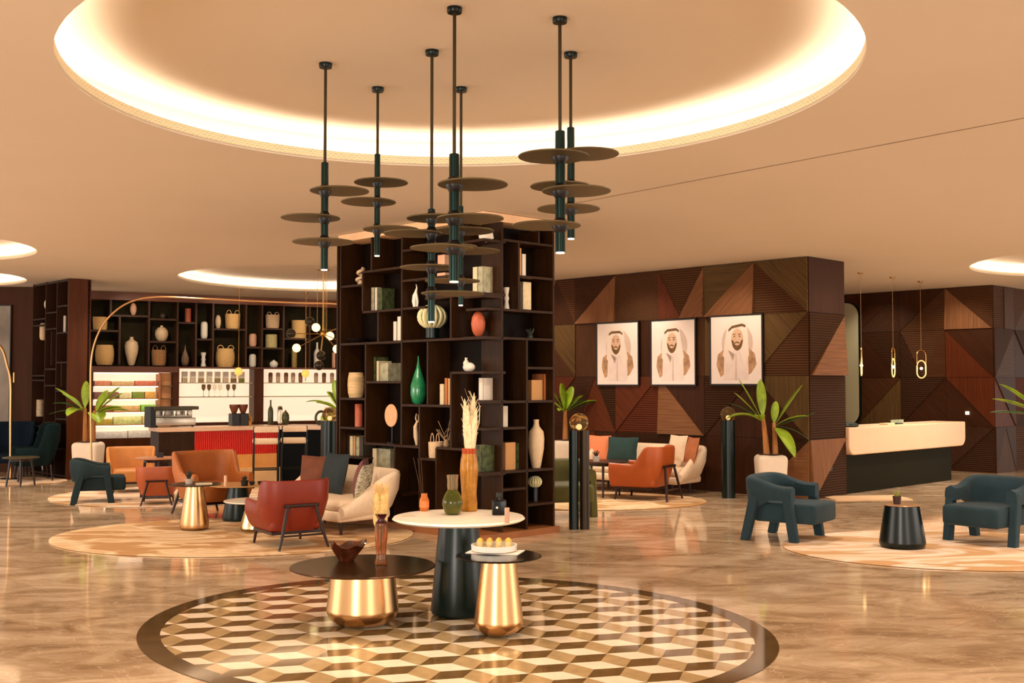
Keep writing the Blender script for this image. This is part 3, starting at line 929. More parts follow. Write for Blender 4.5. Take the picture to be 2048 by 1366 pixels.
# dark bowl, wire figures, small boxes, dark plant
p = BL.hit(715, 687, 0.15)
b = MB(); b.lathe([(.05, 0), (.10, .02), (.16, .06), (.15, .06), (.09, .03), (.01, .02)], 28); tag(b.build('bowl', mat('dark_bronze_bowl', (40, 30, 26), .35), smooth=True, loc=p), 'wide dark bowl on the belt shelf at the left end of the bookcase', 'bowl')
p = BL.hit(832, 616, 0.13)
b = MB(); b.tube([(-.02, 0, 0), (-.035, 0, .08), (-.02, 0, .15), (.0, 0, .20), (.015, 0, .25), (.0, 0, .29)], [.02, .03, .032, .018, .008, .005], 10); b.tube([(.02, 0, 0), (.03, 0, .08), (.012, 0, .16), (0, 0, .2)], [.012, .014, .014, .01], 8)
tag(b.build('figurine', WHITE, smooth=True, loc=p, rz=BL.rz), 'slender white draped figurine left of the hanging lamps', 'figurine')
p = BL.hit(834, 893, 0.13)
b = MB(); b.tube([(0, 0, 0), (-.02, 0, .12), (-.03, 0, .24), (.0, 0, .30)], [.012, .03, .026, .012], 10); b.tube([(.0, 0, .29), (-.03, 0, .34), (-.01, 0, .40), (.03, 0, .38), (.03, 0, .31), (0, 0, .29)], .009, 6)
tag(b.build('figurine', CREAM, smooth=True, loc=p, rz=BL.rz), 'ivory abstract figurine with ring head beside the small handled basket', 'figurine')
shelf_thing(BL, 'cylinder', 'decor_box', 'blush ribbed box behind the hanging lamps', 'box', 876, 898, 510, 528 + 3, PINKC, square=.6, inset=.2)
shelf_thing(BL, 'cylinder', 'tray', 'flat pale tray behind the hanging lamps, under the blush box', 'tray', 875, 900, 546, 552.5, PINKC, square=.6, inset=.2)
# dried twigs on the low shelf
root_p = BL.hit(893, 896, 0.14)
b = MB(); rnd = random.Random(4)
for k in range(9):
    a = rnd.uniform(-.5, .5); h = rnd.uniform(.2, .42)
    b.tube([(0, 0, 0), (a * .1, 0, h * .5), (a * .35, rnd.uniform(-.05, .05), h)], .004, 5)
    b.tube([(a * .1, 0, h * .5), (a * .1 + .04, 0, h * .72)], .003, 5)
b.lathe([(.03, 0), (.04, .05), (.02, .10)], 14)
tag(b.build('twig_vase', mat('dry_twig', (160, 130, 96), .8), smooth=True, loc=root_p), 'small vase of bare dried twigs next to the handled basket', 'vase')
p = BR.hit(1060, 677, 0.14)
b = MB()
b.cyl(0, 0, 0, .035, .035, 14)
for k in range(10):
    a = k * 2.4; b.tube([(0, 0, .03), (math.cos(a) * .05, math.sin(a) * .05, .1 + .01 * (k % 3))], .014, 6, r2=.004)
tag(b.build('succulent_pot', mat('dark_succulent', (44, 50, 40), .6), smooth=True, loc=p), 'tiny dark succulent on the belt shelf, right face of the bookcase', 'plant')


# ---------------------------------------------------------------- tables
def pedestal_table(name, label, loc, h, rt, prof, mtop, mbase, tt=0.02, edge=0.006, group=None):
    root = thing(name, label, 'table', (loc[0], loc[1], 0), 0, group)
    b = MB(); b.lathe([(rt * .02, h - tt), (rt - edge * 2, h - tt), (rt, h - tt / 2), (rt - edge, h), (rt * .02, h)], 72)
    b.build('tabletop', mtop, root, smooth=True, angle=30)
    b = MB(); b.lathe(prof, 64); b.build('pedestal', mbase, root, smooth=True, angle=35)
    for k in range(4):
        b = MB(); a = PI / 4 + k * PI / 2; r = prof[0][0] * .8
        b.cyl(r * math.cos(a), r * math.sin(a), 0, prof[0][1], .012, 10)
        b.build('glide', BLACK, root)
    return root


Wt = (-0.405, 8.42)
pedestal_table('side_table', 'tall round table with cream marble top on dark green cone base', Wt, 0.743, 0.505,
               [(.192, .012), (.205, .02), (.212, .04), (.180, .40), (.178, .42), (.145, .72), (.145, .723)], MARBW, GREENM, tt=.028, edge=.012)
Lt = (-1.09, 8.10)
pedestal_table('coffee_table', 'low round coffee table with dark bronze top on squat gold cone base', Lt, 0.425, 0.53,
               [(.185, .012), (.20, .018), (.245, .055), (.262, .10), (.262, .12), (.23, .405), (.23, .41)], mat('dark_bronze_top', (74, 48, 26), 0.22, 0.75), GOLD, tt=.014)
Gt = (-0.093, 7.74)
pedestal_table('side_table', 'slim gold cone side table with black top holding the white plate', Gt, 0.555, 0.302,
               [(.10, .012), (.115, .018), (.158, .055), (.172, .09), (.172, .11), (.12, .53), (.12, .538)], mat('black_gloss_top', (18, 14, 13), 0.12, 0.3), GOLD, tt=.014)
Gb = (-3.79, 13.2)
pedestal_table('side_table', 'tall gold cone table with dark top between the tan armchairs', Gb, 0.56, 0.31,
               [(.12, .012), (.14, .02), (.168, .05), (.17, .09), (.105, .54), (.105, .546)], mat('dark_top_small', (60, 44, 36), 0.3, 0.4), GOLD, tt=.014)
pedestal_table('coffee_table', 'round coffee table with pale tan top on black green cone base', (-3.50, 14.10), 0.47, 0.37,
               [(.17, .012), (.185, .02), (.19, .06), (.12, .45), (.12, .456)], mat('tan_top', (206, 160, 104), 0.25, 0.1), GREENM, tt=.014)
pedestal_table('coffee_table', 'low coffee table with cream stone top on pale gold cone, half behind red armchair', (-3.05, 13.1), 0.375, 0.36,
               [(.13, .012), (.15, .02), (.168, .05), (.165, .09), (.09, .355), (.09, .36)], MARBW, mat('champagne_metal', (214, 190, 140), .25, 1.0), tt=.016)
Rt = (4.155, 11.78)
pedestal_table('side_table', 'black green cone side table between the two blue armchairs', Rt, 0.47, 0.185,
               [(.20, .014), (.22, .02), (.238, .06), (.238, .08), (.178, .452), (.178, .456)], mat('tan_disc_top', (176, 132, 96), 0.3, .2), mat('black_green_gloss', (3, 14, 11), 0.26, 0.0, spec=.4), tt=.014)


def on_top(px, py, z):
    p = on_z(px, py, z); return p


GLASS_G = mat('olive_glass', (196, 200, 120), 0.04, trans=0.92, ior=1.3)
GLASS_A = mat('amber_glass', (248, 160, 62), 0.08, trans=0.5, ior=1.25, var=0.3, vscale=16)
GLASS_P = mat('plum_glass', (110, 44, 50), 0.05, trans=0.7, ior=1.3)
GLASS_C = mat('clear_glass', (240, 232, 216), 0.02, trans=0.95, ior=1.3)
GLASS_S = mat('smoked_glass', (120, 96, 66), 0.05, trans=0.8, ior=1.3)


def wall_prof(out, t=0.004):
    """hollow vessel profile from an outer one"""
    inn = [(max(r - t, 0.002), z + (t if i == 0 else 0)) for i, (r, z) in enumerate(out)]
    return [(0.002, out[0][1])] + out + list(reversed(inn)) + [(0.002, out[0][1] + t * 1.5)]


# amber vase with pampas on the tall table
def pampas(root, z0, h, spread, n, seed, m=PAMPAS, thick=.02, start=.5):
    rnd = random.Random(seed)
    for k in range(n):
        a = rnd.uniform(0, 2 * PI); sp = rnd.uniform(.1, 1) * spread; hh = h * rnd.uniform(.62, 1.0)
        b = MB()
        pts = []; rr = []
        for i in range(16):
            t = i / 15
            pts.append((math.cos(a) * sp * t ** 1.6, math.sin(a) * sp * .6 * t ** 1.6, z0 + hh * t))
            rr.append(0.0025 if t < start else thick * math.sin(PI * min(1, .12 + .88 * (t - start) / (1 - start))) ** .7 * .6 + 0.002)
        b.tube(pts, rr, 7)
        for i in range(26):
            t = rnd.uniform(max(start, .62 * (start > .55)) + .06, .98); j = min(14, int(t * 15)); p = Vector(pts[j]); g = rnd.uniform(0, 2 * PI)
            b.tube([p, p + Vector((math.cos(g) * thick, math.sin(g) * thick, thick * 1.8))], .0035, 4, r2=.001)
        b.build('pampas_stem', m, root, smooth=True)


TOPZ = 0.743
p = on_top(938, 1022, TOPZ)
root = thing('tall_vase', 'tall amber glass vase holding dried pampas on the marble table', 'vase', p)
b = MB()
out = [(.058, 0), (.066, .008), (.068, .06), (.060, .14), (.066, .22), (.074, .32), (.068, .40), (.056, .46), (.058, .495)]
b.lathe(wall_prof(out), 36, cap=False); b.build('glass_body', GLASS_A, root, smooth=True, angle=60)
b = MB(); b.lathe([(.057, .45), (.059, .497), (.055, .497), (.053, .45)], 36, cap=False); b.build('rim', mat('burnt_orange_glass', (214, 84, 26), .1, trans=.4, ior=1.3), root, smooth=True)
pampas(root, .02, .93, .085, 16, 3, thick=.042)
b = MB(); b.tube([(-.02, 0, .5), (-.03, 0, .75), (-.005, 0, .88), (-.035, 0, .97)], .004, 6, r2=.0015); b.build('twig', mat('purple_twig', (150, 120, 110), .8), root, smooth=True)
b = MB(); b.tube([(.02, 0, .5), (.08, 0, .7), (.085, 0, .82), (.075, 0, .86)], .005, 6, r2=.002); b.build('twig', PAMPAS, root, smooth=True)
# green glass vase
p = on_top(905, 1029, TOPZ)
root = thing('round_vase', 'round olive green glass vase with amber neck on the marble table', 'vase', p)
b = MB(); out = [(.045, 0), (.062, .02), (.08, .075), (.078, .11), (.058, .16), (.038, .19)]
b.lathe(wall_prof(out, .006), 36, cap=False); b.build('glass_body', mat('olive_glass_dark', (146, 148, 60), .05, trans=.8, ior=1.35, var=.35, vscale=10), root, smooth=True, angle=60)
b = MB(); out = [(.038, .19), (.043, .22), (.041, .26), (.047, .305)]
b.lathe(out + [(.042, .305), (.036, .26), (.038, .22), (.033, .19)], 36, cap=False); b.build('neck', mat('amber_clear_glass', (232, 200, 150), .05, trans=.85, ior=1.3), root, smooth=True)
# reed diffuser
p = on_top(848.5, 1022, TOPZ)
root = thing('reed_diffuser', 'small orange reed diffuser jar at the left of the marble table', 'diffuser', p)
b = MB(); b.lathe([(.03, 0), (.036, .01), (.038, .09), (.026, .115), (.024, .14), (.02, .14)], 28); b.build('jar', mat('orange_oil_glass', (232, 132, 62), .1, trans=.35, ior=1.3), root, smooth=True)
b = MB(); b.lathe([(.039, .03), (.039, .08)], 28, cap=False); b.build('jar_label', mat('orange_label', (236, 128, 66), .5), root, smooth=True)
b = MB()
for a, t in ((-.09, .03), (-.05, -.04), (-.03, .02)): b.tube([(0, 0, .02), (a, t, .42)], .0022, 5)
b.build('reed', mat('dark_reed', (70, 44, 30), .7), root)
# black bottle
p = on_top(998, 1030, TOPZ)
root = thing('perfume_bottle', 'square black diffuser bottle at the right of the marble table', 'bottle', p, .15)
b = MB(); b.box(-.054, .054, -.03, .03, 0, .115, bev=.008); b.build('bottle_body', mat('black_glass', (4, 7, 7), .2, spec=.3), root, smooth=True)
b = MB(); b.cyl(0, 0, .115, .135, .012, 16); b.box(-.02, .02, -.015, .015, .135, .175, bev=.004); b.build('stopper', GREENM, root)
b = MB(); b.lathe([(.001, 0), (.009, 0), (.009, .001)], 16, M=Matrix.Translation((-.02, -.031, .06)) @ Matrix.Rotation(PI / 2, 4, 'X')); b.build('emblem', WHITE, root)
p = on_top(1014, 1046, TOPZ)
b = MB(); b.box(-.018, .018, -.018, .018, 0, .11, bev=.004)
tag(b.build('candle_holder', mat('pale_pink_glass', (238, 190, 160), .15, trans=.4, ior=1.3), loc=p, smooth=True), 'slim pale pink candle holder at the front right edge of the marble table', 'candle holder')
# thin leaflet
p = on_top(818, 1033, TOPZ)
b = MB(); b.box(-.045, .045, -.03, .03, 0, .004); tag(b.build('leaflet', mat('grey_card', (190, 170, 140), .6), loc=p, rz=.3), 'thin printed card lying at the left of the marble table', 'card')

# low bronze table: bowl and vase
p = on_top(693, 1121, 0.425)
root = thing('bowl', 'organic dark amber glass bowl on the low bronze table', 'bowl', p)
b = MB(); N = 48; prof = [(.055, 0), (.062, .012), (.09, .05), (.125, .095), (.14, .125)]
vs = []; fs = []
full = prof + [(r - .008, z + .004) for r, z in reversed(prof)] + [(.01, .01)]
for i, (r, z) in enumerate(full):
    for k in range(N):
        a = 2 * PI * k / N; wv = (z / .125) ** 2
        r2 = r * (1 + .10 * wv * math.sin(3 * a + .5)); z2 = z + wv * (.018 * math.sin(2 * a + .4) + .012 * math.sin(5 * a))
        vs.append((r2 * math.cos(a), r2 * .8 * math.sin(a), z2))
for i in range(len(full) - 1):
    for k in range(N): fs.append((i * N + k, i * N + (k + 1) % N, (i + 1) * N + (k + 1) % N, (i + 1) * N + k))
fs.append(tuple(range(N)))
b.add(vs, fs); b.build('bowl_shell', mat('dark_amber_bowl', (84, 36, 18), .08, var=.5, vscale=12, trans=.25, coat=.4), root, smooth=True, angle=60)
p = on_top(762, 1128, 0.425)
root = thing('slim_vase', 'slim amber and plum glass vase with dried grass on the low bronze table', 'vase', p)
b = MB(); out = [(.045, 0), (.05, .01), (.036, .05), (.04, .12), (.05, .24), (.046, .30)]
b.lathe(wall_prof(out), 32, cap=False); b.build('glass_body', mat('amber_glass_deep', (240, 160, 90), .05, trans=.85, ior=1.3), root, smooth=True, angle=60)
b = MB(); b.lathe([(.046, .30), (.034, .33), (.044, .365), (.05, .37), (.040, .365), (.030, .33), (.042, .30)], 32, cap=False); b.build('rim', GLASS_P, root, smooth=True)
b = MB(); b.lathe([(.001, .004), (.046, .006), (.038, .03), (.03, .07), (.001, .075)], 24); b.build('foot', GLASS_C, root, smooth=True)
pampas(root, .03, .56, .06, 12, 5, start=.62, m=mat('golden_pampas', (228, 190, 122), .9, var=.2, vscale=50), thick=.046)

# plate with small cups on the slim gold table
p = on_top(988, 1103, 0.555)
b = MB(); b.box(-.19, .19, -.11, .11, 0, .004); tag(b.build('paper_mat', mat('paper_mat', (226, 208, 192), .8), loc=(p.x + .01, p.y - .02, .555), rz=-.25), 'pale paper mat under the white plate on the slim gold table', 'mat')
p2 = Vector((p.x, p.y + .01, .560))
b = MB(); b.lathe([(.15, 0), (.162, .006), (.165, .045), (.155, .045), (.150, .018), (.002, .016)], 56)
tag(b.build('serving_plate', mat('white_marble_plate', (242, 232, 220), .3, var=.05, vscale=15), smooth=True, loc=p2), 'round white marble plate with raised rim on the slim gold table', 'plate')
ord_ = ['rear left', 'rear middle left', 'rear middle right', 'rear right', 'front left', 'front middle left', 'front middle right', 'front right']
for k in range(8):
    cx = -.10 + .067 * (k % 4); cy = .05 if k < 4 else -.03
    b = MB(); b.lathe([(.018, 0), (.022, .004), (.026, .05), (.024, .052), (.018, .046)], 20)
    b.lathe([(.022, .046), (.02, .06), (.008, .068)], 14, 1)
    o = b.build('dessert_cup', [mat('cup_cream', (236, 206, 140), .4, trans=.2), mat('custard', (226, 168, 70), .5)], smooth=True, loc=(p2.x + cx, p2.y + cy, p2.z + .0165))
    tag(o, 'small cream and yellow dessert cup on the white plate, %s' % ord_[k], 'cup', 'dessert cups on the white plate')


# ---------------------------------------------------------------- hanging disc lamps
def disc_lamp(label, px, ptop, py_canopy, tube_top, tube_bot, discs, D, twid=15, x_low=None):
    base = at_y(px, tube_bot, D)
    x0 = base.x; hz = 3.978
    root = thing('pendant_lamp', label, 'pendant lamp', (x0, D, base.z), 0, 'disc pendant lamps under the ceiling ring')
    zb = base.z
    Z = lambda py: at_y(px, py, D).z - zb
    b = MB(); b.lathe([(.042, hz - zb - .032), (.045, hz - zb - .028), (.045, hz - zb)], 28); b.build('canopy', BLACKM, root, smooth=True)
    b = MB(); b.cyl(0, 0, Z(tube_top), hz - zb - .03, .0105, 12); b.build('rod', mat('rod_bronze', (60, 50, 32), .4, .7), root, smooth=True)
    r = .027 * twid / 16
    b = MB(); b.lathe([(r, .004), (r, Z(tube_top) - .004), (r - .004, Z(tube_top))], 28); b.build('stem', mat('stem_green_metal', (24, 42, 38), .27, .8), root, smooth=True)
    b = MB(); b.lathe([(.002, -.003), (r * .85, -.003), (r * .85, .004)], 24); b.build('lens', TIP, root)
    spot_light('pendant_glow', (x0, D, base.z - .02), (x0, D, 0), 28, (1.0, .86, .66), 95, .8, .03)
    for (l, rr, py) in discs:
        cx = at_y((l + rr) / 2, py, D).x - x0
        R = (at_y(rr, py, D).x - at_y(l, py, D).x) / 2
        z = Z(py)
        if R < .15: R = .2
        cx = max(-R * .8, min(R * .8, cx))
        b = MB(); b.lathe([(.002, -.004), (R - .002, -.004), (R, 0), (R - .002, .004), (.002, .004)], 56, M=Matrix.Translation((cx, 0.0, z)))
        dk = b.build('disc', BRONZE, root, smooth=True, angle=30)
        b = MB(); b.lathe([(r, -.045), (r * 1.7, -.012), (r * 1.75, .012), (r, .045)], 24, M=Matrix.Translation((0, 0, z))); b.build('collar', BLACK, dk, smooth=True)
    return root


disc_lamp('leftmost disc pendant lamp, three bronze discs on a dark stem', 648.5, 0, 135, 325, 540, [(620, 738, 382), (562, 680, 436), (585, 708, 484)], 7.573)
disc_lamp('second disc pendant lamp from the left, shorter, near the bookcase top', 754, 0, 183, 308, 512, [(708, 816, 365), (682, 792, 404), (726, 838, 459)], 8.2, 13)
disc_lamp('lowest hanging disc pendant lamp, five discs, beside the longest stem', 862.5, 0, 110, 418, 644, [(813, 935, 437), (767, 885, 467), (838, 955, 494), (800, 918, 535), (842, 968, 587)], 7.28, 14)
disc_lamp('central disc pendant lamp with the thickest stem, nearest the camera', 908, 0, 25, 308, 564, [(875, 1016, 369), (874, 1008, 437), (820, 946, 496)], 6.44, 18)
disc_lamp('thin disc pendant lamp hanging just behind the central thickest one', 921.5, 0, 184, 412, 611, [(868, 988, 462), (880, 1000, 502), (850, 960, 562)], 8.2, 11)
disc_lamp('front disc pendant lamp of the right-hand pair, lowest tip over the wall', 1120.5, 0, 45, 262, 506, [(1036, 1178, 313), (1084, 1222, 382), (1024, 1162, 451)], 6.62, 18)
disc_lamp('rear disc pendant lamp of the right-hand pair', 1142, 0, 114, 255, 478, [(1108, 1238, 308), (1060, 1182, 373), (1074, 1200, 418)], 7.33, 15)


# ---------------------------------------------------------------- framed portraits
INK = mat('sepia_ink', (120, 88, 54), .8, var=.3, vscale=20)
PAPER = mat('portrait_paper', (255, 238, 230), .7, var=.03, vscale=3)
ROBE = mat('portrait_robe_white', (246, 226, 218), .7, var=.05, vscale=8)
CLOAK = mat('portrait_cloak', (190, 148, 112), .8, var=.35, vscale=12)
SKIN = mat('portrait_skin', (232, 190, 158), .7, var=.06, vscale=12)
SCARF = mat('portrait_scarf', (252, 234, 222), .7)
SHADE = mat('portrait_wash', (222, 198, 184), .8, var=.06, vscale=6)


def ell2(cx, cz, rx, rz_, n=24, a0=0, a1=2 * PI):
    return [(cx + rx * math.cos(a0 + (a1 - a0) * k / n), cz + rz_ * math.sin(a0 + (a1 - a0) * k / n)) for k in range(n if a1 - a0 > 6.2 else n + 1)]


def portrait(label, x0, x1, y0, y1, turn, slant):
    s0, _ = PW.sz(x0, (y0 + y1) / 2, -.05); s1, _ = PW.sz(x1, (y0 + y1) / 2, -.05)
    cx = (x0 + x1) / 2
    zt = PW.hit(cx, y0, -.05).z; zb = PW.hit(cx, y1, -.05).z
    wd = abs(s0 - s1); h = zt - zb; sc = (s0 + s1) / 2
    q = PW.pt(sc, zb, 0.030)
    root = thing('framed_portrait', label, 'picture', q, PW.rz, 'framed portraits on the timber wall')
    f = .026; hw = wd / 2; t = .04
    b = MB()
    b.box(-hw, hw, -t, 0, 0, f); b.box(-hw, hw, -t, 0, h - f, h); b.box(-hw, -hw + f, -t, 0, f, h - f); b.box(hw - f, hw, -t, 0, f, h - f)
    b.build('frame', mat('black_frame', (24, 14, 10), .35), root)
    b = MB(); b.box(-hw + f, hw - f, -t + .008, -.004, f, h - f); b.build('picture_sheet', PAPER, root)
    b = MB(); W_ = hw - f; H_ = h - 2 * f
    lay = [0]
    def shape(poly, mi):
        lay[0] += 1; y = -t + .008 - .0006 * lay[0]
        b.add([(x * W_, y, f + z * H_) for x, z in poly], [tuple(range(len(poly)))], mi)
    T = turn
    shape(ell2(.05, .60, .62, .30), 5)                                                             # wash behind
    shape([(-.78, .28), (-.72, .44), (-.45, .52), (-.3, .5), (-.42, .16), (-.62, .10)], 2)          # cloak left
    shape([(.80, .28), (.74, .44), (.5, .53), (.32, .5), (.44, .12), (.6, .16)], 2)                  # cloak right
    shape([(-.50, .06), (-.46, .46), (-.2, .56), (.25, .56), (.48, .46), (.5, .06)], 1)              # robe
    shape([(-.40 + T, .88), (-.46 + T, .70), (-.52, .42), (-.28, .30), (-.12, .48), (.16, .48), (.34, .28), (.52, .42), (.42 + T, .70), (.36 + T, .90), (.2 + T, .945), (-.2 + T, .945)], 4)  # headscarf
    shape(ell2(.0 + T, .66, .235, .155), 3)                                                          # face
    # beard: lower crescent with chin
    bd = [(.225 * math.cos(a) + T, .655 + .165 * math.sin(a)) for a in [PI + PI * k / 14 for k in range(15)]]
    bd += [(.14 * math.cos(a) + T, .63 + .065 * math.sin(a)) for a in [-PI * k / 12 for k in range(13)]]
    shape(bd, 0)
    shape([(-.12 + T, .605), (-.02 + T, .628), (.10 + T, .606), (.09 + T, .590), (-.02 + T, .606), (-.11 + T, .590)], 0)   # moustache
    shape([(-.02 + T, .72), (.03 + T, .72), (.05 + T, .645), (.02 + T, .635), (-.02 + T, .645)], 5)                       # nose
    for sx in (-.11, .10):
        shape(ell2(sx + T, .70, .038, .009, 10), 0)
        shape([(sx - .06 + T, .722), (sx + .05 + T, .73), (sx + .05 + T, .74), (sx - .06 + T, .735)], 0)
    # head cord
    shape([(-.34 + T, .80 - slant), (-.2 + T, .835 - slant * .5), (.2 + T, .835 + slant * .5), (.33 + T, .80 + slant), (.33 + T, .835 + slant), (.2 + T, .872 + slant * .5), (-.2 + T, .872 - slant * .5), (-.34 + T, .835 - slant)], 0)
    shape([(-.02, .06), (.0, .44), (.02, .44), (.02, .06)], 5)
    shape([(-.30, .50), (-.12, .34), (-.05, .44), (-.10, .36), (-.28, .48)], 5)
    b.build('painted_figure', [INK, ROBE, CLOAK, SKIN, SCARF, SHADE], root)


portrait('leftmost framed drawing of a bearded man in a white headscarf, facing forward', 1193.5, 1279, 643.5, 772, -.06, 0)
portrait('middle framed drawing of a bearded man in white headscarf and brown cloak', 1302, 1393, 638, 772, -.04, .012)
portrait('rightmost framed drawing of a bearded man in headscarf, behind the potted banana plant', 1420.5, 1527, 629, 771, .06, .028)

# small wall plate and socket
b = MB(); b.box(-.04, .04, -.02, .0, -.04, .04, bev=.004)
q = PS.hit(1660, 937, -.03); tag(b.build('wall_socket', BLACK, loc=q, rz=PS.rz), 'small black socket low on the timber end wall beside the desk', 'socket')
b = MB(); b.box(-.035, .035, -.02, .0, -.03, .03, bev=.004)
q = DW.hit(1935, 826, -.032); tag(b.build('wall_lamp', TIP, loc=q, rz=DW.rz), 'tiny lit wall light at the right above the reception desk end', 'light')


# ---------------------------------------------------------------- reception desk
d0 = on_z(1694, 990); dirv = Vector((UR[0], UR[1], 0)); out = Vector((0.690, -0.724, 0))
DF = Face((5.33, 17.42), UR, (0.690, -0.724))
root = thing('reception_desk', 'long cream reception desk with rounded edges on a dark green base', 'desk', (5.33, 17.42, 0), DF.rz)
# local +x runs away along the desk? build in face space then bring into the local frame
invd = Matrix.Rotation(-DF.rz, 4, 'Z') @ Matrix.Translation((-5.33, -17.42, 0))


def slab(face, s0, s1, d0_, d1_, z0, z1, r, b, mi=0, M=None, rlow=None):
    """rounded box in (s, z) extruded in depth."""
    rl = r if rlow is None else rlow
    poly = []
    for cx, cz, a0, rr in ((s1 - rl, z0 + rl, -PI / 2, rl), (s1 - r, z1 - r, 0, r), (s0 + r, z1 - r, PI / 2, r), (s0 + rl, z0 + rl, PI, rl)):
        for k in range(7): poly.append((cx + rr * math.cos(a0 + PI / 2 * k / 6), cz + rr * math.sin(a0 + PI / 2 * k / 6)))
    n = len(poly)
    vs = [face.pt(s, z, d0_) for s, z in poly] + [face.pt(s, z, d1_) for s, z in poly]
    fs = [tuple(range(n)), tuple(reversed(range(n, 2 * n)))] + [(i, (i + 1) % n, (i + 1) % n + n, i + n) for i in range(n)]
    b.add(vs, fs, mi, M)


sR, zR = DF.sz(1931, 852); _, zl = DF.sz(1700, 912)
b = MB(); slab(DF, 0.0, sR, 0.0, -.62, .62, 1.06, .02, b, 0, invd, rlow=.16)
o = b.build('desk_body', mat('desk_cream', (236, 196, 158), .35, var=.03, vscale=3), root, smooth=True)
md = o.modifiers.new('bev', 'BEVEL'); md.width = .045; md.segments = 4; md.limit_method = 'ANGLE'; md.angle_limit = math.radians(60)
b = MB(); slab(DF, .04, sR - .35, -.12, -.5, 0.0, .62, .01, b, 0, invd)
b.build('desk_base', mat('desk_base_green', (32, 30, 18), .6, spec=.06), root)
# things on the desk
p = DF.pt(.3, 1.06, -.25)
b = MB(); b.lathe([(.20, 0), (.22, .02), (.20, .06), (.10, .08), (.002, .085)], 32); tag(b.build('tray_bowl', mat('dark_green_bowl', (26, 44, 38), .3), smooth=True, loc=p), 'wide dark green dish at the left end of the reception desk', 'dish')
p = DF.pt(2.05, 1.06, -.25)
root = thing('desk_screen', 'low pale screen stand near the middle of the reception desk', 'screen', p, DF.rz)
b = MB(); b.box(-.22, .22, -.01, .01, .02, .075); b.build('panel', mat('pale_green_screen', (150, 158, 124), .4), root)
b = MB(); b.box(-.1, .1, -.06, .06, 0, .02); b.build('foot', BLACK, root)
p = DF.pt(1.6, 1.06, -.2); b = MB(); b.box(-.12, .12, -.08, .08, 0, .03, bev=.004)
tag(b.build('leaflet_stack', B_CREAM, loc=p, rz=DF.rz), 'low stack of pale leaflets on the reception desk', 'leaflets')
b = MB(); b.box(-.9, .3, -.3, .3, 0, .012)
q = on_z(1770, 996); q = Vector((q.x, q.y, 0)); tag(b.build('door_mat', mat('pale_mat', (228, 192, 150), .9), loc=q, rz=.1), 'pale floor mat in front of the reception desk base', 'mat')
# tall rounded mirror beyond the desk
MF = Face(DW.pt(0, 0, .12)[:2], UL, (-UR[0], -UR[1]))
s1, zt = MF.sz(1716, 605); s0 = s1 + .85; _, zb_ = MF.sz(1716, 850)
root = thing('wall_mirror', 'tall round ended mirror beside the reception desk wall', 'mirror', MF.pt(s1, zb_), MF.rz)
invm = Matrix.Rotation(-MF.rz, 4, 'Z') @ Matrix.Translation(-MF.pt(s1, zb_))
b = MB(); slab(MF, s1 - .025, s0, 0, -.06, zb_ - .02, zt + .02, .30, b, 0, invm); b.build('mirror_frame', GREENM, root, smooth=True)
b = MB(); slab(MF, s1, s0 - .025, .01, 0, zb_, zt, .28, b, 0, invm); b.build('mirror_glass', mat('mirror_silver', (196, 190, 156), .35, .15), root, smooth=True)


def loop_pendant(label, px, ycan, ytop, ybot, D, wpx, turn):
    c = at_y(px, ybot, D); zt = at_y(px, ytop, D).z; z0 = c.z
    root = thing('loop_pendant', label, 'pendant lamp', c, turn, 'loop pendant lamps over the reception desk')
    h = zt - z0; r = .105
    b = MB(); b.cyl(0, 0, CEIL - z0 - .02, CEIL - z0 - .001, .05, 20); b.build('canopy', BRASS, root, smooth=True)
    b = MB(); b.cyl(0, 0, h * .98, CEIL - z0 - .02, .0045, 6); b.build('cable', mat('cable_gold', (170, 130, 84), .4, .5), root)
    def loop(z0_, z1_, r_, rad):
        pts = [(r_ * math.cos(a), 0, z1_ - r_ + r_ * math.sin(a)) for a in [PI * k / 10 for k in range(11)]]
        pts += [(r_ * math.cos(a), 0, z0_ + r_ + r_ * math.sin(a)) for a in [PI + PI * k / 10 for k in range(11)]]
        b = MB(); b.tube(pts, rad, 8, closed=True); return b
    loop(0, h, r, .009).build('outer_loop', BRASS, root, smooth=True)
    loop(0, h * .62, r * .98, .012).build('inner_loop', mat('lit_ring', (250, 220, 160), .3, .6, emit=(255, 214, 140), estr=.6), root, smooth=True)
    b = MB(); b.sphere((0, 0, h * .34), .026, 14, 8); b.build('bulb', mat('lit_bulb', (255, 230, 180), .3, emit=(255, 210, 140), estr=12), root, smooth=True)


loop_pendant('leftmost brass loop pendant beside the tall mirror', 1723, 545, 692, 751, 19.2, 12, 1.2)
loop_pendant('middle brass loop pendant over the desk', 1787, 554, 695, 754, 20.0, 14, 1.0)
loop_pendant('rightmost brass loop pendant over the desk', 1843, 562, 700, 756, 20.8, 22, .35)


# ---------------------------------------------------------------- bar wall
bar = Vector((-8.80, 23.00, 0))
invb = Matrix.Rotation(-BW.rz, 4, 'Z') @ Matrix.Translation(-bar)
BLEN = BW.sz(760, 700)[0]
LED_Z = 2.125
root = thing('display_shelving', 'long dark display shelving of square compartments above the bar', 'shelving', bar, BW.rz)
DK = mat('shelf_interior_green_black', (40, 34, 20), .7, spec=.05, var=.3, vscale=3)
SHB = mat('shelf_board_brown', (70, 46, 30), .4, spec=.2)
b = MB()
def bw_board(kind, a0, b0, a1, b1, dep=.36):
    h = .02
    q = [(a0 - h, b0), (a0 + h, b0), (a0 + h, b1), (a0 - h, b1)] if kind == 'v' else [(a0, b0 - h), (a1, b0 - h), (a1, b0 + h), (a0, b0 + h)]
    b.add([BW.pt(s, z, 0) for s, z in q] + [BW.pt(s, z, -dep) for s, z in q], BF, 0, invb)
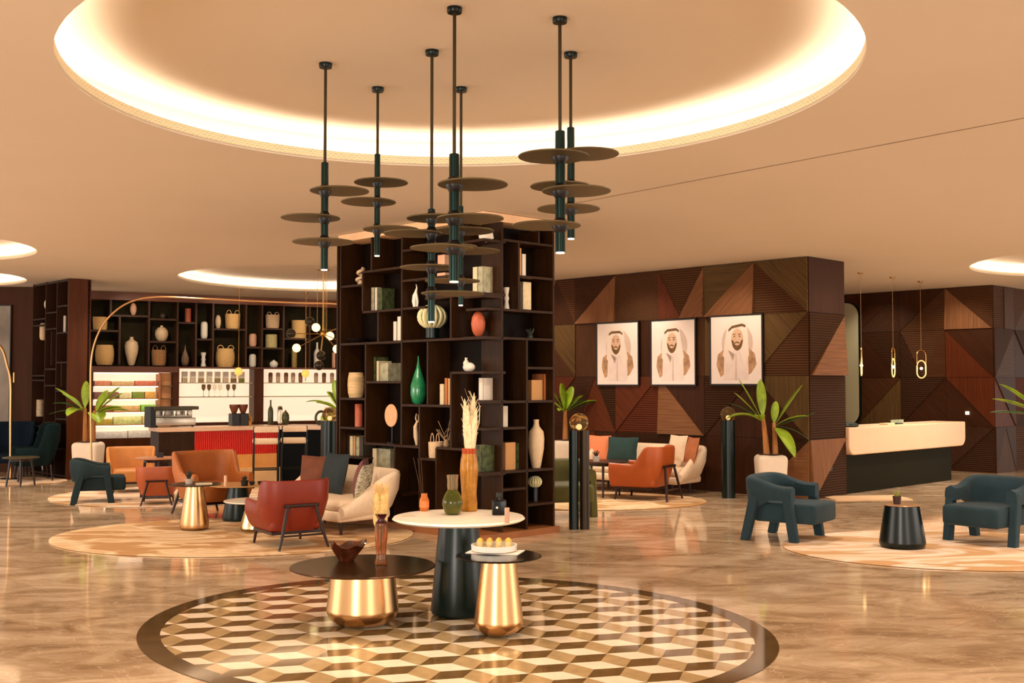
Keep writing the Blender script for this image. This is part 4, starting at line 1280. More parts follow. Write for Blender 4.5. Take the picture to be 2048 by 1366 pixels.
for px, y0, y1 in ((222, 598, 632), (240, 631, 728), (299, 598, 731), (356, 600, 733), (393, 603, 734), (427, 605, 735), (493, 608, 736), (525, 609, 737), (568, 611, 737), (620, 612, 738), (676, 614, 738), (720, 614, 738)):
    s, z1 = BW.sz(px, y0); _, z0 = BW.sz(px, y1); bw_board('v', s, max(z0, LED_Z), s, min(z1, 3.53))
for x0, x1, y in ((180, 240, 661.6), (222, 299, 632), (299, 356, 639), (299, 356, 684), (356, 393, 646), (393, 427, 679), (427, 493, 659), (493, 525, 695), (525, 568, 658), (525, 568, 697), (568, 620, 678), (620, 720, 660)):
    s0, za = BW.sz(x0, y); s1, zb2 = BW.sz(x1, y); z = BW.sz((x0 + x1) / 2, y)[1]; bw_board('h', s0, z, s1, z)
b.build('shelf_board', SHB, root)
b = MB(); b.add([BW.pt(s, z, -.36) for s, z in ((-.1, LED_Z), (BLEN, LED_Z), (BLEN, 3.55), (-.1, 3.55))] + [BW.pt(s, z, -.40) for s, z in ((-.1, LED_Z), (BLEN, LED_Z), (BLEN, 3.55), (-.1, 3.55))], BF, 0, invb)
b.build('back_panel', DK, root)
b = MB(); slab(BW, -.1, BLEN, .02, -.40, 3.53, CEIL - .006, .005, b, 0, invb); b.build('valance', mat('valance_wood', (120, 66, 36), .4, var=.15, vscale=2), root)
sN1 = BW.sz(356, 750)[0]
b = MB(); slab(BW, -.1, sN1, .03, -.40, 2.0, LED_Z, .005, b, 0, invb); slab(BW, sN1, BLEN, .03, -.40, 2.09, LED_Z, .005, b, 0, invb)
b.build('ledge', mat('ledge_wood', (104, 56, 32), .4, var=.15, vscale=2), root)
# lower wall below with lit niches
b = MB()
WDL = mat('bar_wall_wood', (84, 44, 22), .4, spec=.15, var=.2, vscale=2, stretch=(5, 5, .6))
sa = BW.sz(186, 800)[0]; sb = BW.sz(347, 800)[0]; sc_ = BW.sz(508, 800)[0]; sd = BW.sz(527, 800)[0]; z0n = .60
for s0, s1, z0, z1 in ((-.1, sa, 0, 2.0), (sa, sb, 0, z0n), (sb, BW.sz(358, 800)[0], 0, 2.09), (sc_, sd, 0, 2.09), (BW.sz(358, 800)[0], BLEN, 0, .9)):
    slab(BW, s0, s1, 0, -.42, z0, z1, .004, b)
slab(BW, -.1, BLEN, -.42, -.46, 0, CEIL - .006, .004, b)
struct(b.build('wall_bar', WDL))
GLOW = mat('lit_niche_back', (255, 236, 214), .6, emit=(255, 228, 196), estr=.7)
# shelves in the niches
GLOW = mat('lit_niche_back', (255, 236, 214), .6, emit=(255, 228, 196), estr=.7)
NS = mat('niche_shelf', (120, 84, 52), .4)
root = thing('display_shelves', 'four thin shelves of packaged goods in the lit display', 'shelves', bar, BW.rz)
zs = []
for y in (771, 797, 823, 849):
    z = BW.sz(266, y)[1]; zs.append(z)
    b = MB(); slab(BW, sa + .01, sb - .01, -.03, -.37, z - .018, z, .004, b, 0, invb); b.build('shelf', NS, root)
for z in zs + [2.0]:
    b = MB(); slab(BW, sa + .03, sb - .33, .0, -.02, z - .032, z - .022, .003, b, 0, invb); b.build('light_strip', mat('niche_led', (255, 240, 220), .5, emit=(255, 230, 196), estr=9.0), root)
b = MB(); slab(BW, sa, sb, -.38, -.41, z0n, 2.0, .004, b, 0, invb); b.build('glowing_back', GLOW, root)
b = MB(); slab(BW, sb - .30, sb - .27, -.02, -.37, z0n + .002, 1.99, .004, b, 0, invb); b.build('divider', mat('divider_wood', (190, 120, 66), .5), root)
b = MB(); slab(BW, sb - .26, sb - .02, -.16, -.36, z0n + .002, 1.99, .004, b, 0, invb); b.build('side_column', mat('peach_column', (240, 168, 110), .5, var=.25, vscale=2.5), root)
zs.append(z0n)
GOODS = [
    [('pink', (214, 130, 100), .30, .10), ('peach', (236, 170, 120), .42, .09), ('salmon', (206, 110, 84), .40, .10)],
    [('plum striped', (120, 80, 74), .52, .14), ('cream', (232, 200, 150), .28, .12), ('green banded', (110, 130, 44), .26, .14), ('amber', (222, 160, 80), .26, .14)],
    [('maroon', (140, 50, 40), .34, .13), ('peach orange', (236, 170, 110), .46, .12), ('bright green', (130, 190, 70), .28, .14)],
    [('mustard', (176, 156, 60), .40, .12), ('pale green', (190, 200, 130), .60, .16), ('beige', (220, 186, 120), .30, .17)],
    [('white blue', (216, 220, 214), .60, .14), ('pale pink', (240, 214, 204), .50, .15)]]
rown = ['top', 'second', 'third', 'fourth', 'bottom']
for r_, row in enumerate(GOODS):
    s = sa + .04; fac = (sb - sa - .36) / sum(q[2] for q in row)
    for (cn, c, wd, h) in row:
        wd *= fac; c = tuple(min(255, int(q * 1.12 + 14)) for q in c)
        b = MB(); n = max(2, int(wd / .1))
        b.box(0, wd - .02, 0, .16, 0, h, bev=.006)
        o = b.build('product_box', mat('pack_' + cn.replace(' ', '_'), c, .5, var=.22, vscale=14, emit=c, estr=.0), loc=BW.pt(s, zs[r_], -.12), rz=BW.rz)
        tag(o, '%s product box on the %s shelf of the lit display' % (cn, rown[r_]), 'box', 'packaged goods in the lit display'); s += wd
b = MB()
GR = 'vessels on the display shelving over the bar'


def bwv(kind, name, label, cat, x0, x1, y0, y1, m, handles=0):
    return shelf_thing(BW, kind, name, label, cat, x0, x1, y0, y1, m, inset=.18, handles=handles, group=GR)


bwv('basket', 'basket', 'round woven basket on the upper left shelf by the arc lamp', 'basket', 186, 214, 634, 661, WICKER)
bwv('barrel', 'basket', 'big banded woven barrel basket at the left end of the ledge', 'basket', 191, 227, 690, 730, WICKER)
bwv('amphora', 'vase', 'tall cream amphora vase on the ledge beside the barrel basket', 'vase', 249, 276, 674, 731, CREAM)
bwv('egg', 'vase', 'small blush egg vase high on the left display shelving', 'vase', 260, 273, 606, 631, PINKC)
bwv('ball', 'orb', 'small dark orb on the upper shelf above the round cream vase', 'orb', 319, 332, 625, 638, mat('dark_orb', (70, 56, 44), .4))
bwv('ball', 'vase', 'round cream vase with short neck on the display shelving', 'vase', 310, 336, 651, 683, CREAM)
bwv('basket', 'basket', 'brown basket with two loop handles under the round cream vase', 'basket', 303, 332, 690, 731, mat('brown_wicker', (168, 122, 78), .8, var=.3, vscale=50), handles=.24)
bwv('cylinder', 'vase', 'terracotta cylinder vase on the display shelving', 'vase', 370, 382, 617, 645, TCOT)
bwv('teardrop', 'vase', 'dark patterned teardrop vase on the ledge', 'vase', 362, 378, 690, 732, mat('brown_patterned', (120, 92, 70), .5, var=.5, vscale=20))
bwv('capsule', 'vase', 'white capsule shaped vase on the display shelving', 'vase', 401, 415, 643, 678, WHITE)
bwv('hourglass', 'vase', 'white stacked hourglass vase on the ledge', 'vase', 401, 412, 705, 733, WHITE)
bwv('egg', 'vase', 'slim cream egg vase beside the upper handled basket', 'vase', 430, 442, 630, 658, CREAM)
bwv('basket', 'basket', 'tan handled basket on the upper shelf, middle of the shelving', 'basket', 450, 480, 620, 658, WICKER, handles=.22)
bwv('barrel', 'basket', 'wide bellied woven basket with ear handles on the ledge', 'basket', 431, 469, 690, 735, mat('golden_wicker', (222, 180, 116), .8, var=.2, vscale=40, stretch=(1, 1, 4)), handles=.16)
bwv('capsule', 'vase', 'pink oval vase on the shelf right of the ear handled basket', 'vase', 498, 513, 667, 694, PINKC)
bwv('capsule', 'vase', 'white oval vase on the ledge below the pink oval vase', 'vase', 498, 512, 708, 735, WHITE)
bwv('basket', 'basket', 'pale blush handled basket on the top right shelf', 'basket', 531, 559, 624, 657, WICKER2, handles=.18)
bwv('cylinder', 'basket', 'small greenish woven box below the pale blush basket', 'basket', 531, 554, 669, 696, mat('green_wicker', (186, 170, 116), .8, var=.2, vscale=40))
bwv('ball', 'ornament', 'white knotted ceramic ornament on the ledge', 'ornament', 539, 556, 720, 736, WHITE)
bwv('basket', 'basket', 'wide golden basket behind the smoked glass globes', 'basket', 583, 613, 641, 677, mat('golden_wicker', (222, 180, 116)))
bwv('cylinder', 'vase', 'tall olive vase on the ledge under the globes', 'vase', 583, 594, 700, 736, mat('olive_vase', (158, 130, 70), .5))
bwv('bottle', 'vase', 'tall white bottle vase with pink neck on the ledge', 'vase', 627, 641, 685, 736, WHITE)
bwv('cylinder', 'vase', 'blush cylinder vase on the ledge beside the bookcase edge', 'vase', 664, 676, 705, 736, PINKC)

# glassware and jars in the niches
z_up = BW.sz(440, 765)[1]; z_lo = BW.sz(440, 793)[1]
b = MB()
root = thing('bar_shelves', 'two white shelves of jars and glasses in the left bar niche', 'shelves', bar, BW.rz)
s358 = BW.sz(358, 800)[0]
for z in (z_up, z_lo):
    b = MB(); slab(BW, s358 + .01, sc_ - .01, -.04, -.37, z - .02, z, .004, b, 0, invb); b.build('shelf', mat('grey_shelf', (190, 176, 150), .4), root)
b = MB(); slab(BW, BW.sz(358, 800)[0], sc_, -.38, -.41, .9, 2.09, .004, b, 0, invb); b.build('glowing_back', GLOW, root)
root = thing('bar_shelves', 'two pale shelves of glasses in the right bar niche', 'shelves', bar, BW.rz)
b = MB(); slab(BW, sd, BLEN, -.38, -.41, .9, 2.09, .004, b, 0, invb); b.build('glowing_back', GLOW, root)
for z in (z_up, z_lo):
    b = MB(); slab(BW, sd + .01, BLEN - .3, -.04, -.37, z - .02, z, .004, b, 0, invb); b.build('shelf', mat('grey_shelf', (190, 176, 150)), root)
on = ['leftmost', 'second', 'third', 'fourth', 'fifth', 'sixth', 'seventh', 'eighth', 'ninth']
JC = [(206, 176, 140), (230, 206, 180), (170, 140, 96), (236, 220, 190), (160, 140, 90), (226, 200, 170), (150, 110, 70), (136, 132, 60)]
for k in range(8):
    s = s358 + .16 + k * (sc_ - s358 - .3) / 7.5; p = BW.pt(s, z_up, -.2)
    root = thing('storage_jar', 'square white lidded jar in the top row over the coffee machine, %s' % on[k], 'jar', p, BW.rz, 'jars on the top shelf of the left bar niche')
    b = MB(); b.box(-.055, .055, -.055, .055, 0, .09, bev=.005); b.build('contents', mat('jar_fill_%s' % 'abcdefgh'[k], JC[k], .6, var=.2, vscale=30), root)
    b = MB(); b.box(-.055, .055, -.055, .055, .09, .24, bev=.006); b.build('jar_top', mat('jar_pale', (238, 220, 200), .3), root)
for k, (px, dk) in enumerate(((407, 1), (418, 1), (429, 0), (440, 0), (456, 1), (468, 1))):
    s = BW.sz(px, 780, .2)[0]; p = BW.pt(s, z_lo, -.2)
    b = MB(); b.lathe([(.03, 0), (.03, .004), (.005, .01), (.005, .12), (.04, .17), (.045, .24), (.035, .27)], 20)
    tag(b.build('stem_glass', GLASS_S if dk else GLASS_C, smooth=True, loc=p), '%s stem glass on the lower bar shelf, %s from the left' % ('smoked' if dk else 'clear', on[k]), 'glass', 'stem glasses in the left bar niche')
for k, px in enumerate((541, 556, 572, 586, 601, 632, 648, 664)):
    s = BW.sz(px, 760, .2)[0]; p = BW.pt(s, z_up, -.2)
    b = MB(); b.lathe([(.04, 0), (.045, .02), (.05, .2), (.03, .23)], 20)
    tag(b.build('bar_jar', mat('jar_brown_%d' % (k % 2), ((150, 104, 74), (214, 178, 150))[k % 2], .4), smooth=True, loc=p), '%s jar on the top shelf of the right bar niche, %s' % (('brown', 'beige')[k % 2], on[k]), 'jar', 'jars in the right bar niche')

# ---------------------------------------------------------------- bar counter
CA = Vector((-6.02, 18.8, 0)); CB = Vector((-4.24, 20.0, 0)); CC_ = Vector((-2.1, 19.55, 0))
F1 = Face(CA[:2], (CB - CA)[:2], ((CB - CA).y, -(CB - CA).x)); L1 = (CB - CA).length
F2 = Face(CB[:2], (CC_ - CB)[:2], ((CC_ - CB).y, -(CC_ - CB).x)); L2 = (CC_ - CB).length
root = thing('bar_counter', 'bar counter with pale stone top, red fluted front and dark right front', 'bar', CA, 0)
invc = Matrix.Translation(-CA)
b = MB()
for (f_, L_) in ((F1, L1), (F2, L2)): slab(f_, 0, L_, .04, -.62, .93, 1.0, .008, b, 0, invc)
b.build('countertop', mat('counter_stone', (226, 186, 152), .25, var=.05, vscale=6), root)
b = MB(); sred = F1.sz(389, 880)[0]; slab(F1, 0, sred, .0, -.5, 0, .93, .004, b, 0, invc); b.build('end_panel', WOOD, root)
b = MB()
n = 46; vs = []; zc0, zc1 = 0.5, .925
for k in range(n * 4 + 1):
    s = sred + (L1 - sred) * k / (n * 4); d_ = -.01 + .018 * abs(math.sin(PI * k / 4))
    vs.append((F1.pt(s, zc0, d_), F1.pt(s, zc1, d_)))
b.add([p for q in vs for p in q], [(2 * i, 2 * i + 2, 2 * i + 3, 2 * i + 1) for i in range(len(vs) - 1)], 0, invc)
b.build('fluted_front', mat('bar_red', (214, 44, 26), .35, emit=(214, 40, 22), estr=.0), root)
b = MB(); slab(F1, sred, L1, -.03, -.5, 0, .925, .004, b, 0, invc); b.build('carcass', WOOD, root)
b = MB(); slab(F1, sred, L1, .02, -.03, .26, .5, .004, b, 0, invc); b.build('golden_band', mat('golden_timber', (226, 158, 78), .4, var=.12, vscale=3), root)
b = MB(); slab(F1, sred, L1, .10, -.03, 0, .26, .004, b, 0, invc); b.build('foot_step', mat('pale_step', (236, 196, 142), .4, var=.1, vscale=4), root)
b = MB(); slab(F2, 0, L2, 0, -.5, 0, .925, .004, b, 0, invc); b.build('dark_front', mat('bar_dark_front', (10, 13, 16), .6, spec=.08), root)

# things on the counter and back bar
p = F1.pt(.36, 1.0, -.36)
root = thing('coffee_machine', 'chrome espresso machine with black side on the bar counter', 'coffee machine', p, F1.rz)
b = MB(); b.box(-.36, .34, -.16, .16, .03, .16, bev=.01); b.box(-.36, .34, .04, .16, .16, .3, bev=.01); b.build('machine_body', STEEL, root, smooth=True)
b = MB(); b.box(-.40, .38, -.2, .18, .30, .36, bev=.01); b.build('cup_warmer', mat('dark_chrome', (70, 62, 48), .3, .8), root)
b = MB(); b.box(-.46, -.36, -.18, .18, .0, .36, bev=.01); b.build('side_cover', BLACK, root)
for x in (-.2, -.0, .2):
    b = MB(); b.cyl(x, -.06, .2, .28, .035, 14); b.tube([(x, -.08, .22), (x, -.2, .2)], .012, 8); b.build('group_head', STEEL, root, smooth=True)
for x in (-.32, .30):
    b = MB(); b.cyl(x, -.1, 0, .04, .02, 10); b.build('foot', BLACK, root)


def grinder(px, label):
    s = F1.sz(px, 840, .3)[0]; p = F1.pt(s, 1.0, -.3)
    root = thing('coffee_grinder', label, 'grinder', p, F1.rz)
    b = MB(); b.box(-.07, .07, -.1, .1, 0, .22, bev=.01); b.build('body', BLACK, root)
    b = MB(); b.lathe([(.04, .22), (.085, .34), (.085, .38), (.0, .38)], 18); b.build('hopper', mat('bean_hopper', (110, 56, 36), .3), root, smooth=True)


grinder(468, 'left black coffee grinder with brown hopper on the bar')
grinder(486, 'right black coffee grinder with brown hopper on the bar')
for k, (f_, px, y0, y1, kd, m, lab) in enumerate((
        (F1, 498, 826, 848, 'bottle', GLASS_A, 'amber bottle right of the coffee grinders'),
        (F2, 541, 800, 842, 'bottle', mat('olive_bottle', (70, 72, 40), .3), 'dark olive bottle at the left of the right bar section'),
        (F2, 571, 820, 842, 'ball', mat('olive_bottle', (70, 72, 40)), 'low dark olive pot on the bar'),
        (F2, 560, 812, 842, 'capsule', GLASS_C, 'clear carafe between the olive bottle and pot'),
        (F2, 655, 815, 845, 'cylinder', CREAM, 'cream canister near the bookcase edge on the bar'))):
    p = f_.hit(px, y1, .3); p.z = 1.0; h = max(.1, f_.hit(px, y0, .3).z - 1.0)
    b = MB(); r = .05 if kd != 'ball' else .07
    b.lathe([(a * r, c * h) for a, c in PROF[kd]], 20)
    tag(b.build('bottle' if kd == 'bottle' else 'bar_vessel', m, smooth=True, loc=p), lab, 'bottle' if kd == 'bottle' else 'vessel')
# ring shaped ornament
p = F2.pt(F2.sz(642, 840, .3)[0], 1.0, -.3)
b = MB(); b.tube([(.10 * math.cos(a), 0, .13 + .12 * math.sin(a)) for a in [2 * PI * k / 24 for k in range(24)]], .024, 8, closed=True); b.cyl(0, 0, 0, .02, .05, 14)
tag(b.build('ring_ornament', mat('dark_ring', (66, 66, 46), .35), smooth=True, loc=p, rz=.5), 'dark ring shaped ornament on the bar near the bookcase', 'ornament')


def stool(label, px, ptop, D, seat_mat=CREAMF):
    c = at_y(px, 880, D)
    root = thing('bar_stool', label, 'stool', (c.x, D, 0), 0.25, 'bar stools at the counter')
    sh = .78; hw = .20
    b = MB(); b.box(-hw - .02, hw + .02, -.2, .2, sh - .04, sh + .05, bev=.035); b.build('seat', seat_mat, root, smooth=True)
    for x in (-hw, hw):
        for y in (-.19, .19):
            b = MB(); top = sh + (.26 if y < 0 else 0)
            b.tube([(x * 1.02, y * 1.05, 0), (x, y, top)], .014, 8); b.build('leg', BLACKM, root, smooth=True)
    b = MB(); b.box(-hw, hw, -.215, -.185, sh + .16, sh + .25, bev=.012); b.build('backrest', seat_mat, root, smooth=True)
    b = MB(); b.tube([(-hw, -.19, .32), (hw, -.19, .32), (hw, .19, .32), (-hw, .19, .32)], .011, 8, closed=True); b.build('footrest', BLACKM, root, smooth=True)


stool('left bar stool with cream seat, in front of the red fluted front', 532, 0, 18.6)
stool('right bar stool with cream seat, in front of the dark bar front', 588, 0, 18.9)

# ---------------------------------------------------------------- left tower and left wall
TSF = TS
root = thing('shelf_tower', 'tall dark timber shelf tower at the left with narrow compartments', 'shelving', (-8.16, 20.20, 0))
invt = Matrix.Translation((8.16, -20.20, 0))
b = MB(); slab(TF, 0, .42, 0, -.03, 0, CEIL - .006, .004, b, 0, invt); b.build('end_panel', WDL, root)
LT = 1.75
b = MB()
def tb(kind, a0, b0, a1, b1):
    h = .014
    q = [(a0 - h, b0), (a0 + h, b0), (a0 + h, b1), (a0 - h, b1)] if kind == 'v' else [(a0, b0 - h), (a1, b0 - h), (a1, b0 + h), (a0, b0 + h)]
    b.add([TS.pt(s, z, 0) for s, z in q] + [TS.pt(s, z, -.38) for s, z in q], BF, 0, invt)
for s in (.03, .55, 1.1, LT): tb('v', s, 0, s, CEIL - .01)
rnd = random.Random(12)
for i, (s0, s1) in enumerate(((.03, .55), (.55, 1.1), (1.1, LT))):
    for z in (.06, .55 + .13 * i, 1.1 - .08 * i, 1.62 + .1 * i, 2.15 - .12 * i, 2.7 + .09 * i, 3.2 - .1 * i, 3.66): tb('h', s0, z, s1, z)
tb('v', .3, 1.7, .3, 2.15); tb('v', .8, 2.1, .8, 2.75); tb('v', .82, .65, .82, 1.05)
b.build('shelf_board', mat('tower_board', (52, 30, 18), .45, spec=.2), root)
b = MB(); slab(TS, 0, LT, -.36, -.40, 0, CEIL - .01, .004, b, 0, invt); b.build('back_panel', WOODB, root)
def tsv(kind, name, lab, cat, x0, x1, y0, z_, m):
    cx = (x0 + x1) / 2; s = TS.sz(cx, 700, .15)[0]; p = TS.pt(s, z_, -.15); r = px_m(p, x1 - x0) / 2; h = (y0)
    b = MB(); b.lathe([(a * r, c * h) for a, c in PROF[kind]], 20)
    tag(b.build(name, m, smooth=True, loc=p), lab, cat)
tsv('egg', 'vase', 'small white egg vase near the top of the left shelf tower', 'vase', 87, 95, .17, 3.2 + .014 + 0, WHITE)
tsv('capsule', 'vase', 'cream capsule vase in the upper middle of the left shelf tower', 'vase', 79, 92, .34, 2.605, CREAM)
tsv('cylinder', 'vase', 'pale stone block vase in the lower middle of the left shelf tower', 'vase', 75, 89, .33, 1.115, mat('stone_block', (196, 176, 146), .6, var=.3, vscale=20))
tsv('teardrop', 'vase', 'slim white leaning vase low in the left shelf tower', 'vase', 87, 95, .38, .075, WHITE)
tsv('cylinder', 'vase', 'white cylinder vase at the right side of the left shelf tower', 'vase', 126, 132, .32, 2.715, WHITE)
LWF = Face((-9.36, 22.02), (-1, 0), (0, -1))
q0 = LWF.hit(18, 612, -.03); q1 = LWF.hit(18, 855, -.03)
root = thing('wall_picture', 'large grey abstract picture on the left wall cut by the frame edge', 'picture', (q1.x, 21.995, q1.z))
hp = q0.z - q1.z
b = MB(); b.box(-1.7, 0, -.03, 0, 0, hp); b.build('canvas', mat('grey_abstract', (150, 142, 134), .8, var=.5, vscale=1.2, stretch=(1, 1, .6)), root)
b = MB()
b.box(-1.72, .02, -.04, .0, -.02, 0); b.box(-1.72, .02, -.04, 0, hp, hp + .02); b.box(0, .02, -.04, 0, 0, hp); b.box(-1.72, -1.70, -.04, 0, 0, hp)
b.build('frame', BLACK, root)


# ---------------------------------------------------------------- rugs
def rug_mat(name, a, bcol, sc):
    m = bpy.data.materials.new(name); m.use_nodes = True; nt = m.node_tree; bs = nt.nodes['Principled BSDF']
    tc = nt.nodes.new('ShaderNodeTexCoord'); mp = nt.nodes.new('ShaderNodeMapping'); mp.inputs['Scale'].default_value = (.7, 1.5, 1)
    nt.links.new(tc.outputs['Object'], mp.inputs[0])
    n = nt.nodes.new('ShaderNodeTexNoise'); n.inputs['Scale'].default_value = sc; n.inputs['Detail'].default_value = 2; n.inputs['Distortion'].default_value = 1.6
    nt.links.new(mp.outputs[0], n.inputs['Vector'])
    r = nt.nodes.new('ShaderNodeValToRGB'); e = r.color_ramp.elements
    e[0].position = .42; e[0].color = (*lin(bcol), 1); e[1].position = .52; e[1].color = (*lin(a), 1)
    x = e.new(.60); x.color = (*lin(tuple((p + q) / 2 for p, q in zip(a, bcol))), 1)
    nt.links.new(n.outputs['Fac'], r.inputs[0]); nt.links.new(r.outputs[0], bs.inputs['Base Color'])
    bs.inputs['Roughness'].default_value = .95
    return m


def rug(label, cx, cy, rx, ry, m):
    b = MB(); b.lathe([(.01, .012), (.985, .012), (1, .008), (1, 0)], 96, sx=rx, sy=ry, cap=False)
    b.add([(rx * .01 * math.cos(2 * PI * k / 96), ry * .01 * math.sin(2 * PI * k / 96), .012) for k in range(96)], [tuple(range(96))])
    tag(b.build('rug', m, loc=(cx, cy, .004)), label, 'rug')


RUGA = rug_mat('rug_gold_cream', (240, 208, 166), (190, 142, 88), 1.2)
RUGB = rug_mat('rug_blush', (250, 224, 200), (206, 160, 110), .9)
rug('large oval gold and cream rug under the red armchair and cone tables', -3.2, 12.8, 2.05, 1.62, RUGA)
rug('oval cream rug under the dark blue armchair at the left', -5.25, 17.3, 1.9, 1.62, RUGB)
rug('pale rug at the far left edge under the wing chair', -9.6, 19.75, 1.6, 1.0, RUGB)
rug('round blush rug under the two blue armchairs at the right', 4.75, 11.75, 1.85, 1.42, RUGB)
rug('oval rug under the terracotta armchair before the portraits', 1.15, 16.55, 1.75, 1.25, RUGA)


# ---------------------------------------------------------------- seating
def upath(w, d, r, n=10):
    """U path open to -y: list of (x, y, nx, ny)."""
    pts = []
    for k in range(n): pts.append((w / 2, -d / 2 + (d - r) * k / n, 1, 0))
    for k in range(n + 1):
        a = PI / 2 * k / n; pts.append((w / 2 - r + r * math.cos(a), d / 2 - r + r * math.sin(a), math.cos(a), math.sin(a)))
    m = max(4, n)
    for k in range(1, m): pts.append((w / 2 - r - (w - 2 * r) * k / m, d / 2, 0, 1))
    for k in range(n + 1):
        a = PI / 2 + PI / 2 * k / n; pts.append((-w / 2 + r + r * math.cos(a), d / 2 - r + r * math.sin(a), math.cos(a), math.sin(a)))
    for k in range(1, n + 1): pts.append((-w / 2, d / 2 - r - (d - r) * k / n, -1, 0))
    return pts


def shell(w, d, r, zb, hf, t, taper=.1, lean=.06, bulge=.02, zbf=None):
    """upholstered wrap-around shell; hf(y/d in -.5..+.5, x) gives the top height."""
    b = MB(); P = upath(w, d, r); n = len(P); ring = []
    for (x, y, nx, ny) in P:
        h = hf(y / d, x / w); z0 = zb if zbf is None else zbf(y / d, x / w)
        lo = -taper; hi = lean * smooth01((y / d + .1) / .5)
        sec = []
        for f_, o_ in ((0, lo), (.25, lo * .45 + bulge), (.6, bulge * .8), (.93, 0)): sec.append((o_ + hi * f_, z0 + (h - z0) * f_))
        sec.append((hi - t * .18, h)); sec.append((hi - t * .5, h + t * .18)); sec.append((hi - t * .82, h))
        for f_, o_ in ((.93, 0), (.6, 0), (.25, lo * .5), (0, lo)): sec.append((o_ + hi * f_ - t, z0 + (h - z0) * f_))
        ring.append([(x + nx * o_, y + ny * o_, z) for o_, z in sec])
    m = len(ring[0]); vs = [p for q in ring for p in q]; fs = []
    for i in range(n - 1):
        for k in range(m): fs.append((i * m + k, i * m + (k + 1) % m, (i + 1) * m + (k + 1) % m, (i + 1) * m + k))
    fs.append(tuple(reversed(range(m)))); fs.append(tuple((n - 1) * m + k for k in range(m)))
    return b.add(vs, fs)


def armchair_a(label, cat, loc, front, m, legm=DARKWOOD, s=1.0, cush=None):
    """low-armed leather shell chair with outer leg frame."""
    rz = math.atan2(front[0], -front[1])
    root = thing('leather_armchair', label, cat, (loc[0], loc[1], 0), rz, 'leather armchairs'); root.scale = (s, s, s)
    def hf(v, x): return .52 - .03 * v + .27 * smooth01((v + .02) / .34) * (1 - .0 * abs(x))
    shell(.76, .74, .20, .20, hf, .06, .09, .05, .008).build('shell', m, root, smooth=True, angle=50)
    b = MB(); b.box(-.31, .31, -.37, .30, .20, .41, bev=.05); b.build('seat_cushion', cush or m, root, smooth=True)
    b = MB(); b.box(-.30, .30, -.30, .28, .165, .20); b.build('underframe', legm, root)
    for x in (-.27, .27):
        b = MB(); b.tube([(x, -.28, .19), (x * 1.08, -.31, 0)], .022, 8, r2=.014); b.build('leg', legm, root, smooth=True)
        b = MB(); b.tube([(x * .62, .42, .50), (x * .9, .47, .2), (x * 1.12, .50, 0)], [.02, .02, .014], 8); b.build('leg', legm, root, smooth=True)
    b = MB(); b.tube([(-.21, .42, .50), (.21, .42, .50)], .02, 8); b.build('back_rail', legm, root, smooth=True)
    b = MB(); b.tube([(-.27, .47, .17), (.27, .47, .17)], .012, 8); b.build('stretcher', legm, root, smooth=True)
    return root


def armchair_b(label, loc, front, m, s=1.0, group='slab legged velvet armchairs'):
    """barrel chair: wrapped band back and arms on four upholstered slab legs."""
    rz = math.atan2(front[0], -front[1])
    root = thing('velvet_armchair', label, 'armchair', (loc[0], loc[1], 0), rz, group); root.scale = (s, s, s)
    def hf(v, x): return .60 + .10 * smooth01((v + .35) / .8)
    def zb(v, x): return .46 - .10 * smooth01((v + .1) / .5)
    bb = shell(.80, .58, .27, .4, hf, .11, .0, .05, .015, zbf=zb)
    for v_ in bb.v: v_.y += .07
    bb.build('back_band', m, root, smooth=True, angle=60)
    b = MB(); b.box(-.32, .32, -.46, .27, .21, .43, bev=.04); b.build('seat', m, root, smooth=True)
    for x in (-1, 1):
        M = Matrix.Translation((x * .365, -.20, 0))
        for nm, (y0, y1, zt) in (('leg', (-.15, -.24, .58)), ('leg', (.22, .34, .50))):
            b = MB(); w1 = .045
            xs = x * .37
            lo = [(xs - w1, y1 - .05, 0), (xs + w1, y1 - .05, 0), (xs + w1, y1 + .05, 0), (xs - w1, y1 + .05, 0)]
            hi = [(xs - w1, y0 - .055, zt), (xs + w1, y0 - .055, zt), (xs + w1, y0 + .055, zt), (xs - w1, y0 + .055, zt)]
            b.add(lo + hi, [(3, 2, 1, 0), (4, 5, 6, 7), (0, 1, 5, 4), (1, 2, 6, 5), (2, 3, 7, 6), (3, 0, 4, 7)])
            o = b.build(nm, m, root, smooth=True)
            md = o.modifiers.new('bev', 'BEVEL'); md.width = .015; md.segments = 2
    return root


armchair_b('blue velvet armchair with slab legs beside the right cone table, facing right', (3.12, 12.55), (.80, -.60), BLUEF, 1.0)
armchair_b('blue velvet armchair cut by the right edge of the picture', (5.28, 12.2), (-.78, -.62), BLUEF, 1.0)
armchair_b('dark blue velvet armchair with slab legs at the left, seen from behind', (-6.18, 16.4), (.93, .36), mat('slate_blue_fabric', (36, 50, 54), .8, var=.1, vscale=6, spec=.15), .90)
armchair_b('olive green velvet chair half hidden between the bookcase and the pillar lamp', (.66, 14.75), (.2, -1.0), OLIVEF, 1.02)
armchair_a('deep red leather armchair seen from behind with dark wooden legs', 'armchair', (-2.44, 12.02), (-.55, .83), REDL, s=.93)
armchair_a('tan leather armchair behind the tall gold cone table', 'armchair', (-4.0, 14.7), (.62, -.78), TANL, s=1.08)
armchair_a('light tan armchair at the far left table, back to the lit display', 'armchair', (-6.18, 17.9), (.34, -.94), TANL2, s=.92)
armchair_a('orange brown armchair turned away beside the round table at the left', 'armchair', (-5.16, 16.1), (-.25, .97), TERRA, s=.72)
armchair_a('terracotta leather armchair below the portraits, seen from behind', 'armchair', (1.98, 16.75), (-.86, .50), mat('burnt_orange_leather', (174, 82, 32), .4, var=.06, vscale=9), s=1.04)


